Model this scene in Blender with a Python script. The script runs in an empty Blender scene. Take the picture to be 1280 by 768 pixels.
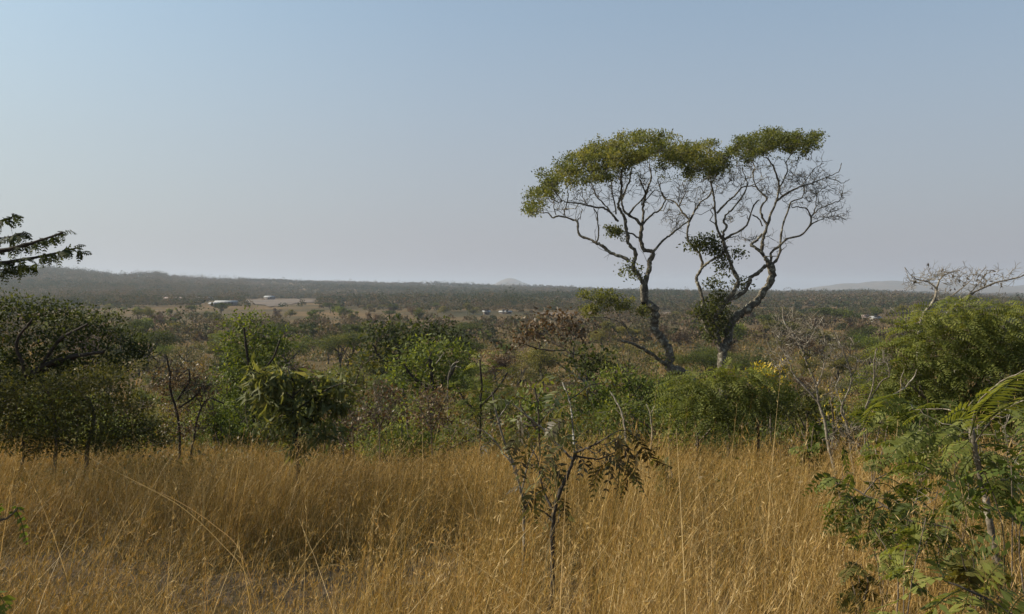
import bpy, math, random
import numpy as np
from mathutils import Vector

SEED = 7
rng = np.random.default_rng(SEED)
random.seed(SEED)
scene = bpy.context.scene
COL = scene.collection

# ------------------------------------------------------------------ camera model
F = 1070.0                    # focal length in pixels of a 1280 px wide picture
EYE = 1.65
V0 = 360.0                    # picture row of the eye level
PITCH = math.atan((384.0 - V0) / F)
CP, SP = math.cos(PITCH), math.sin(PITCH)


def ray(u, v):
    a = (np.asarray(u, float) - 640.0) / F
    b = (384.0 - np.asarray(v, float)) / F
    # forward (0,CP,-SP), up (0,SP,CP)
    y = CP + b * SP
    z = -SP + b * CP
    return np.stack([a / y, np.ones_like(a), z / y], -1)      # per metre of depth along +Y


def P(u, v, d):
    r = ray(u, v)
    return r * np.asarray(d, float)[..., None] + np.array([0, 0, EYE])


# ------------------------------------------------------------------ terrain
_R = np.array([0, 3, 6, 10, 15, 20, 27, 35, 60, 100, 130, 200, 320, 450, 640, 900, 1400, 3000, 9500.])
_H = np.array([0, -.12, -.42, -1.0, -1.8, -2.6, -3.6, -4.6, -7.0, -8.5, -9.0, -9.8, -10.3, -10.0, -9.0, -8.5, -9, -14, -24.])
_SU = np.array([-400, 0, 60, 100, 150, 195, 215, 250, 300, 420, 560, 700, 760, 850, 960, 1000, 1080, 1130, 1200, 1280, 1600.])
_SV = np.array([341, 341, 338.5, 342, 344.5, 341.5, 346, 349.5, 350.5, 352.5, 355.5, 358.5, 362, 364.5, 365.5, 366.5, 364, 368, 373, 376, 374.])


def sstep(a, b, x):
    t = np.clip((x - a) / (b - a), 0, 1)
    return t * t * (3 - 2 * t)


def height(x, y):
    x = np.asarray(x, float); y = np.asarray(y, float)
    r = np.hypot(x, y)
    yy = np.where(y > 0, y, 0) * 0.85 + 0.15 * r
    yy = np.where(y > 0, np.maximum(yy, 0.6 * r), 0.35 * r)
    base = np.interp(yy, _R, _H)
    base = base + 0.05 * np.sin(x * 1.3 + 0.4) * np.cos(y * 1.1) * np.clip(r / 4, 0, 1) \
        + 0.22 * np.sin(x * .19 + 1.1) * np.sin(y * .17 + .4) * np.clip(r / 25, 0, 1)
    front = y > 0.25 * np.abs(x)
    u = 640 + F * np.where(front, x / np.maximum(y, 1e-3), np.sign(x) * 4)
    vs = np.interp(u, _SU, _SV)
    dc = np.interp(u, [0, 300, 700, 1000, 1280], [1500, 1750, 2300, 1900, 1100])
    crest = EYE + (V0 - vs) / F * dc - 5.0
    up = sstep(0.42 * dc, dc, yy)
    z = base * (1 - up) + crest * up
    down = sstep(dc, dc * 2.2, yy)
    z = z * (1 - down) + np.minimum(base, crest) * down
    far = np.clip((r - 200) / 800, 0, 1)
    z = z + far * (2.6 * np.sin(x * .011 + .3) * np.sin(y * .009 + .002 * x) + .8 * np.sin(x * .031 + y * .017))
    for (hu, hd, hh, wx, wy) in ((632, 6000, 44, 85, 300), (646, 6000, 40, 95, 300), (655, 6000, 26, 230, 350), (618, 6000, 14, 70, 300), (1105, 5200, 66, 170, 420),
                                 (1050, 5200, 40, 130, 420), (1235, 5000, 34, 300, 420), (1330, 5200, 60, 260, 420), (1165, 5400, 44, 120, 380), (560, 7000, 22, 500, 400)):
        hx = (hu - 640) / F * hd
        z = z + hh * np.exp(-((x - hx) / wx) ** 2 - ((y - hd) / wy) ** 2)
    return z


# ------------------------------------------------------------------ mesh builder
class Builder:
    def __init__(self):
        self.v, self.f, self.t, self.n = [], [], [], 0

    def add(self, verts, quads, tint=0.5):
        verts = np.asarray(verts, np.float32).reshape(-1, 3)
        quads = np.asarray(quads, np.int64).reshape(-1, 4)
        self.v.append(verts)
        self.f.append(quads + self.n)
        tt = np.asarray(tint, np.float32)
        self.t.append(np.full(len(quads), tt, np.float32) if tt.ndim == 0 else tt)
        self.n += len(verts)

    def empty(self):
        return self.n == 0

    def mesh(self, name, mat, smooth=False):
        v = np.concatenate(self.v); f = np.concatenate(self.f); t = np.concatenate(self.t)
        me = bpy.data.meshes.new(name)
        me.vertices.add(len(v)); me.vertices.foreach_set('co', v.ravel())
        me.loops.add(f.size); me.loops.foreach_set('vertex_index', f.ravel().astype(np.int32))
        me.polygons.add(len(f))
        me.polygons.foreach_set('loop_start', np.arange(0, f.size, 4, dtype=np.int32))
        at = me.attributes.new('tint', 'FLOAT', 'FACE')
        at.data.foreach_set('value', t)
        me.update(calc_edges=True)
        if smooth:
            me.polygons.foreach_set('use_smooth', np.ones(len(f), bool))
        me.materials.append(mat)
        return me

    def obj(self, name, mat, parent=None, smooth=False, origin=None):
        if origin is not None:
            self.v = [a - np.asarray(origin, np.float32) for a in self.v]
        o = bpy.data.objects.new(name, self.mesh(name, mat, smooth))
        COL.objects.link(o)
        if parent is not None:
            o.parent = parent
        return o


def unit(a):
    a = np.asarray(a, float)
    return a / np.maximum(np.linalg.norm(a, axis=-1, keepdims=True), 1e-9)


def smooth_line(pts, n=4):
    pts = np.asarray(pts, float)
    if len(pts) < 3:
        t = np.linspace(0, 1, n + 1)[:, None]
        return pts[0] * (1 - t) + pts[-1] * t
    p = np.vstack([2 * pts[0] - pts[1], pts, 2 * pts[-1] - pts[-2]])
    out = []
    for i in range(1, len(p) - 2):
        a, b, c, d = p[i - 1], p[i], p[i + 1], p[i + 2]
        for k in range(n):
            t = k / n
            out.append(.5 * (2 * b + (c - a) * t + (2 * a - 5 * b + 4 * c - d) * t * t + (3 * b - a - 3 * c + d) * t ** 3))
    out.append(pts[-1])
    return np.array(out)


def tube(B, pts, rad, sides=6, tint=0.5):
    pts = np.asarray(pts, float); n = len(pts)
    rad = np.asarray(rad, float) if np.ndim(rad) else np.full(n, rad)
    tan = unit(np.gradient(pts, axis=0))
    nrm = np.cross(tan[0], [0.31, 0.83, 0.46])
    ring = []
    ang = np.arange(sides) / sides * 2 * math.pi
    for i in range(n):
        nrm = nrm - tan[i] * np.dot(nrm, tan[i])
        nrm = nrm / max(np.linalg.norm(nrm), 1e-9)
        bi = np.cross(tan[i], nrm)
        ring.append(pts[i] + rad[i] * (np.cos(ang)[:, None] * nrm + np.sin(ang)[:, None] * bi))
    v = np.concatenate(ring)
    i = np.arange(n - 1)[:, None] * sides; j = np.arange(sides)[None]; k = (j + 1) % sides
    q = np.stack([i + j, i + k, i + sides + k, i + sides + j], -1).reshape(-1, 4)
    B.add(v, q, tint)


def leaves(B, p, a, s, L, W, tint, bend=0.12):
    """diamond leaf blades: base p, axis a, side s"""
    p = np.asarray(p, float); n = len(p)
    if n == 0:
        return
    L = np.broadcast_to(np.asarray(L, float), (n,))[:, None]; W = np.broadcast_to(np.asarray(W, float), (n,))[:, None]
    nn = np.cross(a, s)
    v = np.stack([p, p + a * L * .42 + s * W * .5 + nn * L * bend, p + a * L, p + a * L * .42 - s * W * .5 + nn * L * bend], 1)
    B.add(v.reshape(-1, 3), np.arange(4 * n).reshape(-1, 4), np.broadcast_to(np.asarray(tint, np.float32), (n,)))


def rand_unit(n, g=None):
    g = g or rng
    return unit(g.normal(size=(n, 3)))


def side_of(a, up=(0, 0, 1), wob=0.5):
    s = np.cross(a, np.broadcast_to(np.asarray(up, float), a.shape) + rng.normal(size=a.shape) * wob)
    return unit(s)


# ------------------------------------------------------------------ materials
def new_mat(name):
    m = bpy.data.materials.new(name); m.use_nodes = True
    nt = m.node_tree; nt.nodes.clear()
    out = nt.nodes.new('ShaderNodeOutputMaterial')
    return m, nt, out


def ramp(nt, stops):
    r = nt.nodes.new('ShaderNodeValToRGB')
    e = r.color_ramp.elements
    while len(e) < len(stops):
        e.new(.5)
    for k, (p, c) in enumerate(stops):
        e[k].position = p; e[k].color = (*c, 1)
    return r


def leaf_mat(name, stops, trans=0.35, tmul=(1.5, 1.4, .6), rough=.5, spec=.35):
    m, nt, out = new_mat(name)
    at = nt.nodes.new('ShaderNodeAttribute'); at.attribute_name = 'tint'
    oi = nt.nodes.new('ShaderNodeObjectInfo')
    ma = nt.nodes.new('ShaderNodeMath'); ma.operation = 'MULTIPLY_ADD'; ma.inputs[1].default_value = .30
    nt.links.new(oi.outputs['Random'], ma.inputs[0])
    ad = nt.nodes.new('ShaderNodeMath'); ad.operation = 'SUBTRACT'; ad.inputs[1].default_value = .15
    nt.links.new(at.outputs['Fac'], ma.inputs[2]); nt.links.new(ma.outputs[0], ad.inputs[0])
    r = ramp(nt, stops)
    nt.links.new(ad.outputs[0], r.inputs[0])
    p = nt.nodes.new('ShaderNodeBsdfPrincipled')
    p.inputs['Roughness'].default_value = rough
    p.inputs['Specular IOR Level'].default_value = spec
    nt.links.new(r.outputs[0], p.inputs['Base Color'])
    mx = nt.nodes.new('ShaderNodeMix'); mx.data_type = 'RGBA'; mx.blend_type = 'MULTIPLY'; mx.inputs[0].default_value = 1
    nt.links.new(r.outputs[0], mx.inputs[6]); mx.inputs[7].default_value = (*tmul, 1)
    t = nt.nodes.new('ShaderNodeBsdfTranslucent')
    nt.links.new(mx.outputs[2], t.inputs['Color'])
    s = nt.nodes.new('ShaderNodeMixShader'); s.inputs[0].default_value = trans
    nt.links.new(p.outputs[0], s.inputs[1]); nt.links.new(t.outputs[0], s.inputs[2])
    nt.links.new(s.outputs[0], out.inputs['Surface'])
    return m


def bark_mat(name, dark, mid, pale, scale=9.0, pale_at=.58, bump=.5):
    m, nt, out = new_mat(name)
    geo = nt.nodes.new('ShaderNodeNewGeometry')
    n1 = nt.nodes.new('ShaderNodeTexNoise'); n1.inputs['Scale'].default_value = scale; n1.inputs['Detail'].default_value = 6
    n1.inputs['Roughness'].default_value = .7
    nt.links.new(geo.outputs['Position'], n1.inputs['Vector'])
    r = ramp(nt, [(.32, dark), (.47, mid), (pale_at, mid), (pale_at + .07, pale)])
    nt.links.new(n1.outputs['Fac'], r.inputs[0])
    p = nt.nodes.new('ShaderNodeBsdfPrincipled'); p.inputs['Roughness'].default_value = .9; p.inputs['Specular IOR Level'].default_value = .15
    nt.links.new(r.outputs[0], p.inputs['Base Color'])
    b = nt.nodes.new('ShaderNodeBump'); b.inputs['Strength'].default_value = bump; b.inputs['Distance'].default_value = .02
    n2 = nt.nodes.new('ShaderNodeTexNoise'); n2.inputs['Scale'].default_value = scale * 4; n2.inputs['Detail'].default_value = 4
    nt.links.new(geo.outputs['Position'], n2.inputs['Vector'])
    nt.links.new(n2.outputs['Fac'], b.inputs['Height']); nt.links.new(b.outputs[0], p.inputs['Normal'])
    nt.links.new(p.outputs[0], out.inputs['Surface'])
    return m


def flat_mat(name, c1, c2, scale=3., rough=.85):
    m, nt, out = new_mat(name)
    geo = nt.nodes.new('ShaderNodeNewGeometry')
    n1 = nt.nodes.new('ShaderNodeTexNoise'); n1.inputs['Scale'].default_value = scale; n1.inputs['Detail'].default_value = 8
    nt.links.new(geo.outputs['Position'], n1.inputs['Vector'])
    r = ramp(nt, [(.3, c1), (.7, c2)])
    nt.links.new(n1.outputs['Fac'], r.inputs[0])
    p = nt.nodes.new('ShaderNodeBsdfPrincipled'); p.inputs['Roughness'].default_value = rough
    nt.links.new(r.outputs[0], p.inputs['Base Color'])
    nt.links.new(p.outputs[0], out.inputs['Surface'])
    return m


M = {}
M['tall'] = leaf_mat('tall_tree_leaf', [(0, (.034, .040, .015)), (.35, (.074, .084, .024)), (.7, (.122, .134, .032)), (1, (.19, .175, .045))], .45, rough=.6, spec=.2)
M['dark'] = leaf_mat('dark_leaf', [(0, (.024, .031, .009)), (.5, (.050, .064, .016)), (1, (.105, .115, .025))], .36, rough=.65, spec=.2)
M['green'] = leaf_mat('green_leaf', [(0, (.036, .052, .011)), (.5, (.080, .108, .020)), (1, (.165, .180, .034))], .42, rough=.62, spec=.22)
M['feather'] = leaf_mat('feathery_leaf', [(0, (.042, .056, .013)), (.5, (.100, .118, .025)), (1, (.20, .205, .045))], .42, rough=.62, spec=.22)
M['olive'] = leaf_mat('olive_leaf', [(0, (.046, .048, .014)), (.5, (.104, .100, .026)), (1, (.185, .155, .042))], .38, rough=.65, spec=.2)
M['brown'] = leaf_mat('brown_leaf', [(0, (.040, .026, .014)), (.5, (.095, .058, .026)), (1, (.17, .105, .045))], .30, (1.3, 1.1, .7))
M['finger'] = leaf_mat('finger_leaf', [(0, (.040, .046, .016)), (.4, (.088, .100, .032)), (.8, (.16, .165, .058)), (1, (.22, .20, .08))], .40, rough=.6, spec=.25)
M['yellow'] = leaf_mat('yellow_leaf', [(0, (.16, .13, .012)), (.5, (.40, .29, .014)), (1, (.55, .40, .03))], .35, (1.2, 1.1, .5))
M['grass'] = leaf_mat('dry_grass', [(0, (.062, .066, .022)), (.12, (.085, .068, .026)), (.28, (.145, .093, .026)), (.55, (.265, .165, .040)), (.74, (.37, .245, .064)), (.86, (.36, .20, .056)), (1, (.58, .46, .24))], .30, (1.25, 1.1, .75), .6, .25)
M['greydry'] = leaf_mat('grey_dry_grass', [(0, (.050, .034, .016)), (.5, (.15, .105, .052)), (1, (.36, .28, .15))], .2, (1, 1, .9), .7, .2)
M['far'] = leaf_mat('far_leaf', [(0, (.020, .032, .017)), (.3, (.040, .050, .023)), (.52, (.068, .064, .031)), (.72, (.095, .074, .046)), (1, (.125, .088, .058))], .2, rough=.8, spec=.05)
M['scrub'] = leaf_mat('scrub_leaf', [(0, (.034, .046, .014)), (.4, (.078, .082, .023)), (.7, (.125, .095, .032)), (1, (.21, .135, .046))], .32)
M['bark'] = bark_mat('lichen_bark', (.030, .025, .019), (.092, .078, .058), (.27, .25, .195), 6, .53)
M['bark_dark'] = bark_mat('dark_bark', (.018, .015, .012), (.05, .042, .034), (.11, .095, .075), 12, .62)
M['bark_pale'] = bark_mat('pale_bark', (.07, .058, .044), (.17, .145, .11), (.38, .34, .28), 14, .55, .3)
M['bark_white'] = bark_mat('white_bark', (.06, .05, .04), (.16, .14, .11), (.42, .39, .33), 26, .47, .3)
M['twig'] = bark_mat('twig_bark', (.045, .035, .026), (.12, .095, .07), (.26, .22, .17), 20, .6, .2)

# ground
m, nt, out = new_mat('ground_soil')
geo = nt.nodes.new('ShaderNodeNewGeometry')
na = nt.nodes.new('ShaderNodeTexNoise'); na.inputs['Scale'].default_value = .014; na.inputs['Detail'].default_value = 9; na.inputs['Roughness'].default_value = .62
nb = nt.nodes.new('ShaderNodeTexNoise'); nb.inputs['Scale'].default_value = .6; nb.inputs['Detail'].default_value = 8
nc = nt.nodes.new('ShaderNodeTexNoise'); nc.inputs['Scale'].default_value = 9; nc.inputs['Detail'].default_value = 6
for k in (na, nb, nc):
    nt.links.new(geo.outputs['Position'], k.inputs['Vector'])
ra = ramp(nt, [(.34, (.070, .063, .027)), (.46, (.125, .092, .038)), (.56, (.19, .125, .052)), (.68, (.24, .155, .066))])
nt.links.new(na.outputs['Fac'], ra.inputs[0])
rb = ramp(nt, [(.3, (.35, .34, .32)), (.7, (1.0, 1.0, 1.0))])
nt.links.new(nb.outputs['Fac'], rb.inputs[0])
mx = nt.nodes.new('ShaderNodeMix'); mx.data_type = 'RGBA'; mx.blend_type = 'MULTIPLY'; mx.inputs[0].default_value = .8
nt.links.new(ra.outputs[0], mx.inputs[6]); nt.links.new(rb.outputs[0], mx.inputs[7])
rc = ramp(nt, [(.35, (.55, .52, .5)), (.65, (1.05, 1.0, 1.0))])
nt.links.new(nc.outputs['Fac'], rc.inputs[0])
mx2 = nt.nodes.new('ShaderNodeMix'); mx2.data_type = 'RGBA'; mx2.blend_type = 'MULTIPLY'; mx2.inputs[0].default_value = .7
nt.links.new(mx.outputs[2], mx2.inputs[6]); nt.links.new(rc.outputs[0], mx2.inputs[7])
pr = nt.nodes.new('ShaderNodeBsdfPrincipled'); pr.inputs['Roughness'].default_value = .95; pr.inputs['Specular IOR Level'].default_value = .1
nt.links.new(mx2.outputs[2], pr.inputs['Base Color'])
bp = nt.nodes.new('ShaderNodeBump'); bp.inputs['Strength'].default_value = .6; bp.inputs['Distance'].default_value = .03
nt.links.new(nc.outputs['Fac'], bp.inputs['Height']); nt.links.new(bp.outputs[0], pr.inputs['Normal'])
nt.links.new(pr.outputs[0], out.inputs['Surface'])
M['ground'] = m
M['field'] = flat_mat('ploughed_field', (.072, .050, .029), (.128, .082, .046), .035)
M['pale_field'] = flat_mat('stubble_field', (.10, .075, .038), (.16, .115, .058), .08)
M['shade_tone_soil'] = flat_mat('dark_soil_shade_tone', (.040, .024, .011), (.125, .076, .036), 26)  # dark soil, its colour deepened to stand for shade in the hollows
M['wall'] = flat_mat('whitewash', (.42, .40, .36), (.60, .58, .53), 2.)
M['mudwall'] = flat_mat('mud_wall', (.10, .075, .058), (.17, .13, .10), 2.)
M['tin'] = flat_mat('tin_roof', (.17, .17, .17), (.28, .28, .275), 1.5, .7)
M['limewash'] = flat_mat('limewash', (.22, .21, .19), (.34, .32, .29), 2.)
M['rust'] = flat_mat('rusty_roof', (.18, .125, .105), (.28, .20, .17), 1.5, .7)
M['hole'] = flat_mat('dark_opening', (.02, .02, .02), (.035, .03, .03), 2.)


# ------------------------------------------------------------------ tagging
def tag(o, label, cat, group=None, kind=None):
    if label: o['label'] = label
    if cat: o['category'] = cat
    if group: o['group'] = group
    if kind: o['kind'] = kind
    return o


def thing(name, loc, label, cat, group=None):
    o = bpy.data.objects.new(name, None); o.empty_display_size = .3
    COL.objects.link(o); o.location = loc
    return tag(o, label, cat, group)


# ------------------------------------------------------------------ ground sheet
def build_ground():
    az = np.concatenate([np.linspace(-38, 38, 260), np.linspace(40, 320, 90)]) * math.pi / 180
    rr = np.concatenate([[0.0], np.geomspace(.4, 9400, 230)])
    A, R_ = np.meshgrid(az, rr)
    x = np.sin(A) * R_; y = np.cos(A) * R_
    z = height(x, y)
    n = len(az)
    v = np.stack([x, y, z], -1).reshape(-1, 3)
    i = np.arange(len(rr) - 1)[:, None] * n; j = np.arange(n)[None]; k = (j + 1) % n
    q = np.stack([i + j, i + n + j, i + n + k, i + k], -1).reshape(-1, 4)[:, ::-1]
    B = Builder(); B.add(v, q)
    o = B.obj('ground', M['ground'], smooth=True)
    tag(o, None, None, kind='structure')


build_ground()


def ground_patch(name, u0, u1, d0, d1, mat, seed):
    g = np.random.default_rng(seed)
    nu, nd = 40, 24
    U = np.linspace(0, 1, nu)[None]; D = np.linspace(0, 1, nd)[:, None]
    wl = .10 + .09 * np.sin(D * 5 + seed) + .03 * np.sin(D * 17 + seed); wr = .12 + .10 * np.sin(D * 6 + 2 * seed) + .04 * np.sin(D * 19) + .16 * (1 - D) + .10 * D * D
    uu = u0 + (u1 - u0) * (U * (1 - wl - wr) + wl)
    dd = d0 + (d1 - d0) * (D + .10 * np.sin(U * 7 + seed) * np.ones_like(D) + .04 * np.sin(U * 23 + seed))
    x = (uu - 640) / F * dd; y = dd + 0 * uu
    z = height(x, y) + .35
    v = np.stack([x, y, z], -1).reshape(-1, 3)
    i = np.arange(nd - 1)[:, None] * nu; j = np.arange(nu - 1)[None]
    q = np.stack([i + j, i + j + 1, i + nu + j + 1, i + nu + j], -1).reshape(-1, 4)
    B = Builder(); B.add(v, q)
    tag(B.obj(name, mat, smooth=True), None, None, kind='structure')


CLEAR = [(250, 302, 400, 520), (196, 276, 560, 740), (312, 396, 450, 740), (324, 350, 700, 800), (596, 648, 330, 395), (1072, 1106, 240, 295)]
FIELDS = [(288, 412, 510, 745, 'field'), (408, 476, 600, 660, 'pale_field'), (668, 728, 360, 395, 'field'),
          (812, 858, 350, 420, 'field'), (1012, 1058, 188, 212, 'pale_field'), (212, 272, 670, 730, 'field')]
for k, (a, b, c, d, mm) in enumerate(FIELDS):
    ground_patch('field', a, b, c, d, M[mm], k + 1)


# ------------------------------------------------------------------ plants traced from real outlines
class Plant:
    """a plant built at depth d: stems and foliage masses with real depth and thickness"""
    def __init__(self, d, seed):
        self.d = d; self.g = np.random.default_rng(seed)
        self.wood = Builder(); self.leaf = Builder()
        self.npos = np.zeros((0, 3)); self.nrad = np.zeros(0); self.ndir = np.zeros((0, 3))
        self.base = None; self.tips = []

    def m(self, px, d=None):
        return px * (d or self.d) / F

    def _nodes(self, pts, rad):
        self.npos = np.vstack([self.npos, pts]); self.nrad = np.concatenate([self.nrad, rad])
        self.ndir = np.vstack([self.ndir, unit(np.gradient(pts, axis=0))])

    def stem(self, uv, r0, r1, dd=None, root=False, d0=None, sides=7, wig=.35, sub=4):
        """polyline in picture pixels; r in pixels; depth starts at the nearest older stem and drifts by dd metres"""
        uv = np.asarray(uv, float)
        L = np.linalg.norm(np.diff(uv, axis=0), axis=1).sum()
        if d0 is None:
            if len(self.npos) == 0:
                d0 = self.d
            else:
                rr = ray(uv[0, 0], uv[0, 1])
                ex = self.npos[:, 1:2] * rr + np.array([0, 0, EYE])
                d0 = self.npos[np.argmin(np.linalg.norm(ex - self.npos, axis=1)), 1]
        if dd is None:
            dd = self.g.uniform(-.45, .45) * self.m(L)
        t = np.concatenate([[0], np.cumsum(np.linalg.norm(np.diff(uv, axis=0), axis=1))]) / max(L, 1e-6)
        dep = d0 + dd * t ** 1.2
        pts = P(uv[:, 0], uv[:, 1], dep)
        if root:                                     # carry the stem down into the ground
            x, y = pts[0, 0], pts[0, 1]
            gz = height(x, y)
            if pts[0, 2] > gz:
                low = np.array([x + self.g.normal() * .04, y, gz - .12])
                mid = (pts[0] + low) / 2 + self.g.normal(size=3) * [.03, .03, 0]
                pts = np.vstack([low, mid, pts]); t = np.concatenate([[-.3, -.15], t])
        pts = smooth_line(pts, sub)
        n = len(pts)
        s = np.linspace(0, 1, n)
        rad = self.m(r0 + (r1 - r0) * s ** .8, d0)
        amp = self.m(wig, d0)
        pts[1:-1] += self.g.normal(size=(n - 2, 3)) * amp
        rad = rad * (1 + .13 * self.g.normal(size=n).clip(-1.5, 1.5))
        if root:
            rad[:max(2, n // 12)] *= 1.25
            if self.base is None:
                self.base = np.array([pts[0, 0], pts[0, 1], height(pts[0, 0], pts[0, 1])])
        tube(self.wood, pts, rad, sides, .5)
        self._nodes(pts, rad)
        return pts

    def branch_to(self, target, rmin, rmax, sides=5, droop=0.0, wig=.06, nmin=0):
        tv = target - self.npos
        dist = np.linalg.norm(tv, axis=1)
        cost = dist + .9 * np.maximum(0, self.npos[:, 2] - target[2]) + 6.0 * np.maximum(0, rmin * 1.2 - self.nrad)
        # prefer to leave the parent at a forward angle
        cosang = (tv * self.ndir).sum(1) / np.maximum(dist, 1e-6)
        cost = cost * (1.25 - .25 * cosang)
        i = int(np.argmin(cost)); a = self.npos[i]; ln = dist[i]
        if ln < 1e-3:
            return
        out_ = self.ndir[i] * ln * .35
        mid = a + (target - a) * .45 + out_ * .5 + self.g.normal(size=3) * ln * .08 + np.array([0, 0, -droop * ln * .3])
        k = 2 if ln < rmin * 40 else 3
        pts = smooth_line([a, mid, target], k + 1)
        pts[1:-1] += self.g.normal(size=(len(pts) - 2, 3)) * ln * wig
        r0 = min(self.nrad[i] * .75, rmin + (rmax - rmin) * min(1, ln / (rmax * 60)))
        r0 = max(r0, rmin)
        rad = np.linspace(r0, rmin * .6, len(pts))
        tube(self.wood, pts, rad, sides, .5)
        self._nodes(pts[1:], rad[1:])
        return pts

    def ell(self, n, c, dz=0., dr=None, shell=.45):
        """n random points in a foliage mass given by (u, v, ru, rv) at depth d + dz with depth radius dr metres"""
        u, v, ru, rv = c
        d = self.d + dz
        cen = P(u, v, d)
        q = rand_unit(n, self.g) * (self.g.random(n) ** shell)[:, None]
        rx, rz = self.m(ru, d), self.m(rv, d)
        ry = dr if dr is not None else .85 * (rx * rz) ** .5 + .15 * rx
        return cen + q * np.array([rx, ry, rz]), q, cen, np.array([rx, ry, rz])

    def twigs(self, pts, k, ln, r, up=.25):
        g = self.g
        for p in pts:
            nd = int(np.argmin(np.linalg.norm(self.npos - p, axis=1)))
            base_dir = self.ndir[nd]
            for _ in range(k):
                d = unit(base_dir + g.normal(size=3) * .75 + [0, 0, up])
                l = ln * g.uniform(.4, 1.2)
                e = p + d * l
                mid = p + d * l * .5 + g.normal(size=3) * l * .12
                tube(self.wood, smooth_line([p, mid, e], 2), np.linspace(r, r * .45, 5), 4, .5)
                if g.random() < .6:
                    d2 = unit(d + g.normal(size=3) * .7 + [0, 0, up]); l2 = l * g.uniform(.3, .7)
                    tube(self.wood, np.array([mid, mid + d2 * l2 * .5 + g.normal(size=3) * l2 * .08, mid + d2 * l2]), np.array([r * .7, r * .5, r * .3]), 3, .5)

    def foliage(self, c, n, size, aspect=.5, dz=0., dr=None, style='clump', droop=.3, tint=(.5, .2), per=7, spread=None, branches=0, br=(.35, 1.1), shell=.45, pairs=7, rachis=None):
        g = self.g
        pts, q, cen, rad = self.ell(n, c, dz, dr, shell)
        q = unit(q)
        if branches:
            sel = pts[:branches] if branches <= n else self.ell(branches, c, dz, dr)[0]
            order = np.argsort(np.linalg.norm(sel - cen, axis=1))
            for k in order:
                self.branch_to(sel[k], self.m(br[0]), self.m(br[1]))
        sp = spread or size * 1.3
        lump = g.normal(size=n) * tint[1] * .6
        if style == 'clump':
            base = np.repeat(pts, per, 0) + g.normal(size=(n * per, 3)) * sp * np.array([1, 1, .7])
            qq = np.repeat(q, per, 0)
            a = unit(qq * .6 + g.normal(size=(n * per, 3)) * .7 + np.array([0, 0, .15 - droop]))
            s = unit(np.cross(a, np.array([0, -.35, .8]) + g.normal(size=a.shape) * .9))
            L = size * g.uniform(.65, 1.25, n * per)
            tt = np.clip(tint[0] + np.repeat(lump, per) + g.normal(size=n * per) * tint[1], 0, 1)
            leaves(self.leaf, base, a, s, L, L * aspect, tt)
        else:                                                      # feather leaves: a rachis with pairs of leaflets
            ang = g.uniform(0, 2 * math.pi, n)
            outd = unit(q * np.array([1, 1, .3]) + np.stack([np.cos(ang), np.sin(ang), 0 * ang], -1) * .8)
            R = (rachis or size * 5) * g.uniform(.6, 1.25, n)
            for k in range(n):
                self.frond(pts[k], outd[k] + np.array([0, 0, .35]), R[k], pairs, size * g.uniform(.8, 1.2), size * aspect, droop, np.clip(tint[0] + lump[k], 0, 1), tint[1] * .5)

    def knots(self, c, gaps=.15, dz=0., dr=1.2, size=.088, tint=(.55, .2), kpx=(9, 5), cover=1.0, per=115):
        """a crown made of many separate leafy knots, each on its own twig, with gaps between"""
        g = self.g
        nk = max(3, int(c[2] * c[3] * 3.14 / (kpx[0] * kpx[1] * 3.14) * 2.3 * cover))
        pts, q, cen, rad = self.ell(nk, c, dz, dr, .5)
        k = g.random(nk) > gaps; pts, q = pts[k], unit(q[k]); nk = len(pts)
        for i in np.argsort(np.linalg.norm(pts - cen, axis=1)):
            self.branch_to(pts[i] - np.array([0, 0, self.m(kpx[1]) * .5]), self.m(.30), self.m(.95), 4, wig=.09)
        sz = g.uniform(.55, 1.25, nk)
        n = np.maximum((per * sz ** 2).astype(int), 6)
        idx = np.repeat(np.arange(nk), n); N = len(idx)
        o = (g.normal(size=(N, 3)) * .52).clip(-1.25, 1.25)
        p = pts[idx] + o * np.stack([self.m(kpx[0]) * sz[idx], self.m(kpx[0]) * sz[idx], self.m(kpx[1]) * sz[idx]], -1)
        a = unit(o * .5 + q[idx] * .3 + g.normal(size=(N, 3)) * .7)
        s = unit(np.cross(a, np.array([0, -.35, .8]) + g.normal(size=a.shape) * .8))
        L = size * g.uniform(.6, 1.3, N)
        tt = tint[0] + g.normal(size=nk)[idx] * tint[1] * .7 + g.normal(size=N) * tint[1] * .7
        leaves(self.leaf, p, a, s, L, L * .6, np.clip(tt, 0, 1))

    def frond(self, p, d, R, pairs, ll, lw, droop, tint, tv=.1, thick=None):
        g = self.g
        d = unit(d)
        t = np.linspace(0, 1, pairs + 2)
        line = p + d * (t * R)[:, None] + np.array([0, 0, -1.]) * (droop * R * t ** 2)[:, None]
        self.frond_line(line, pairs, ll, lw, tint, tv, thick, roll=.8)

    def frond_line(self, line, pairs, ll, lw, tint, tv=.1, thick=None, hang=.25, roll=.35):
        g = self.g
        k = np.linspace(.12, .97, pairs)
        n0 = len(line)
        tan = unit(np.gradient(line, axis=0))
        idx = k * (n0 - 1); i0 = np.clip(idx.astype(int), 0, n0 - 2); fr = (idx - i0)[:, None]
        pos = line[i0] * (1 - fr) + line[i0 + 1] * fr
        tg = unit(tan[i0] * (1 - fr) + tan[i0 + 1] * fr)
        up = np.array([0, 0, 1.]) + g.normal(size=3) * roll
        sd = unit(np.cross(tg, up))
        if thick:
            tube(self.leaf, line, np.linspace(thick, thick * .4, n0), 4, np.clip(tint - .25, 0, 1))
        env = np.clip(np.sin(np.pi * (k * .82 + .14)), .3, 1)
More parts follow.
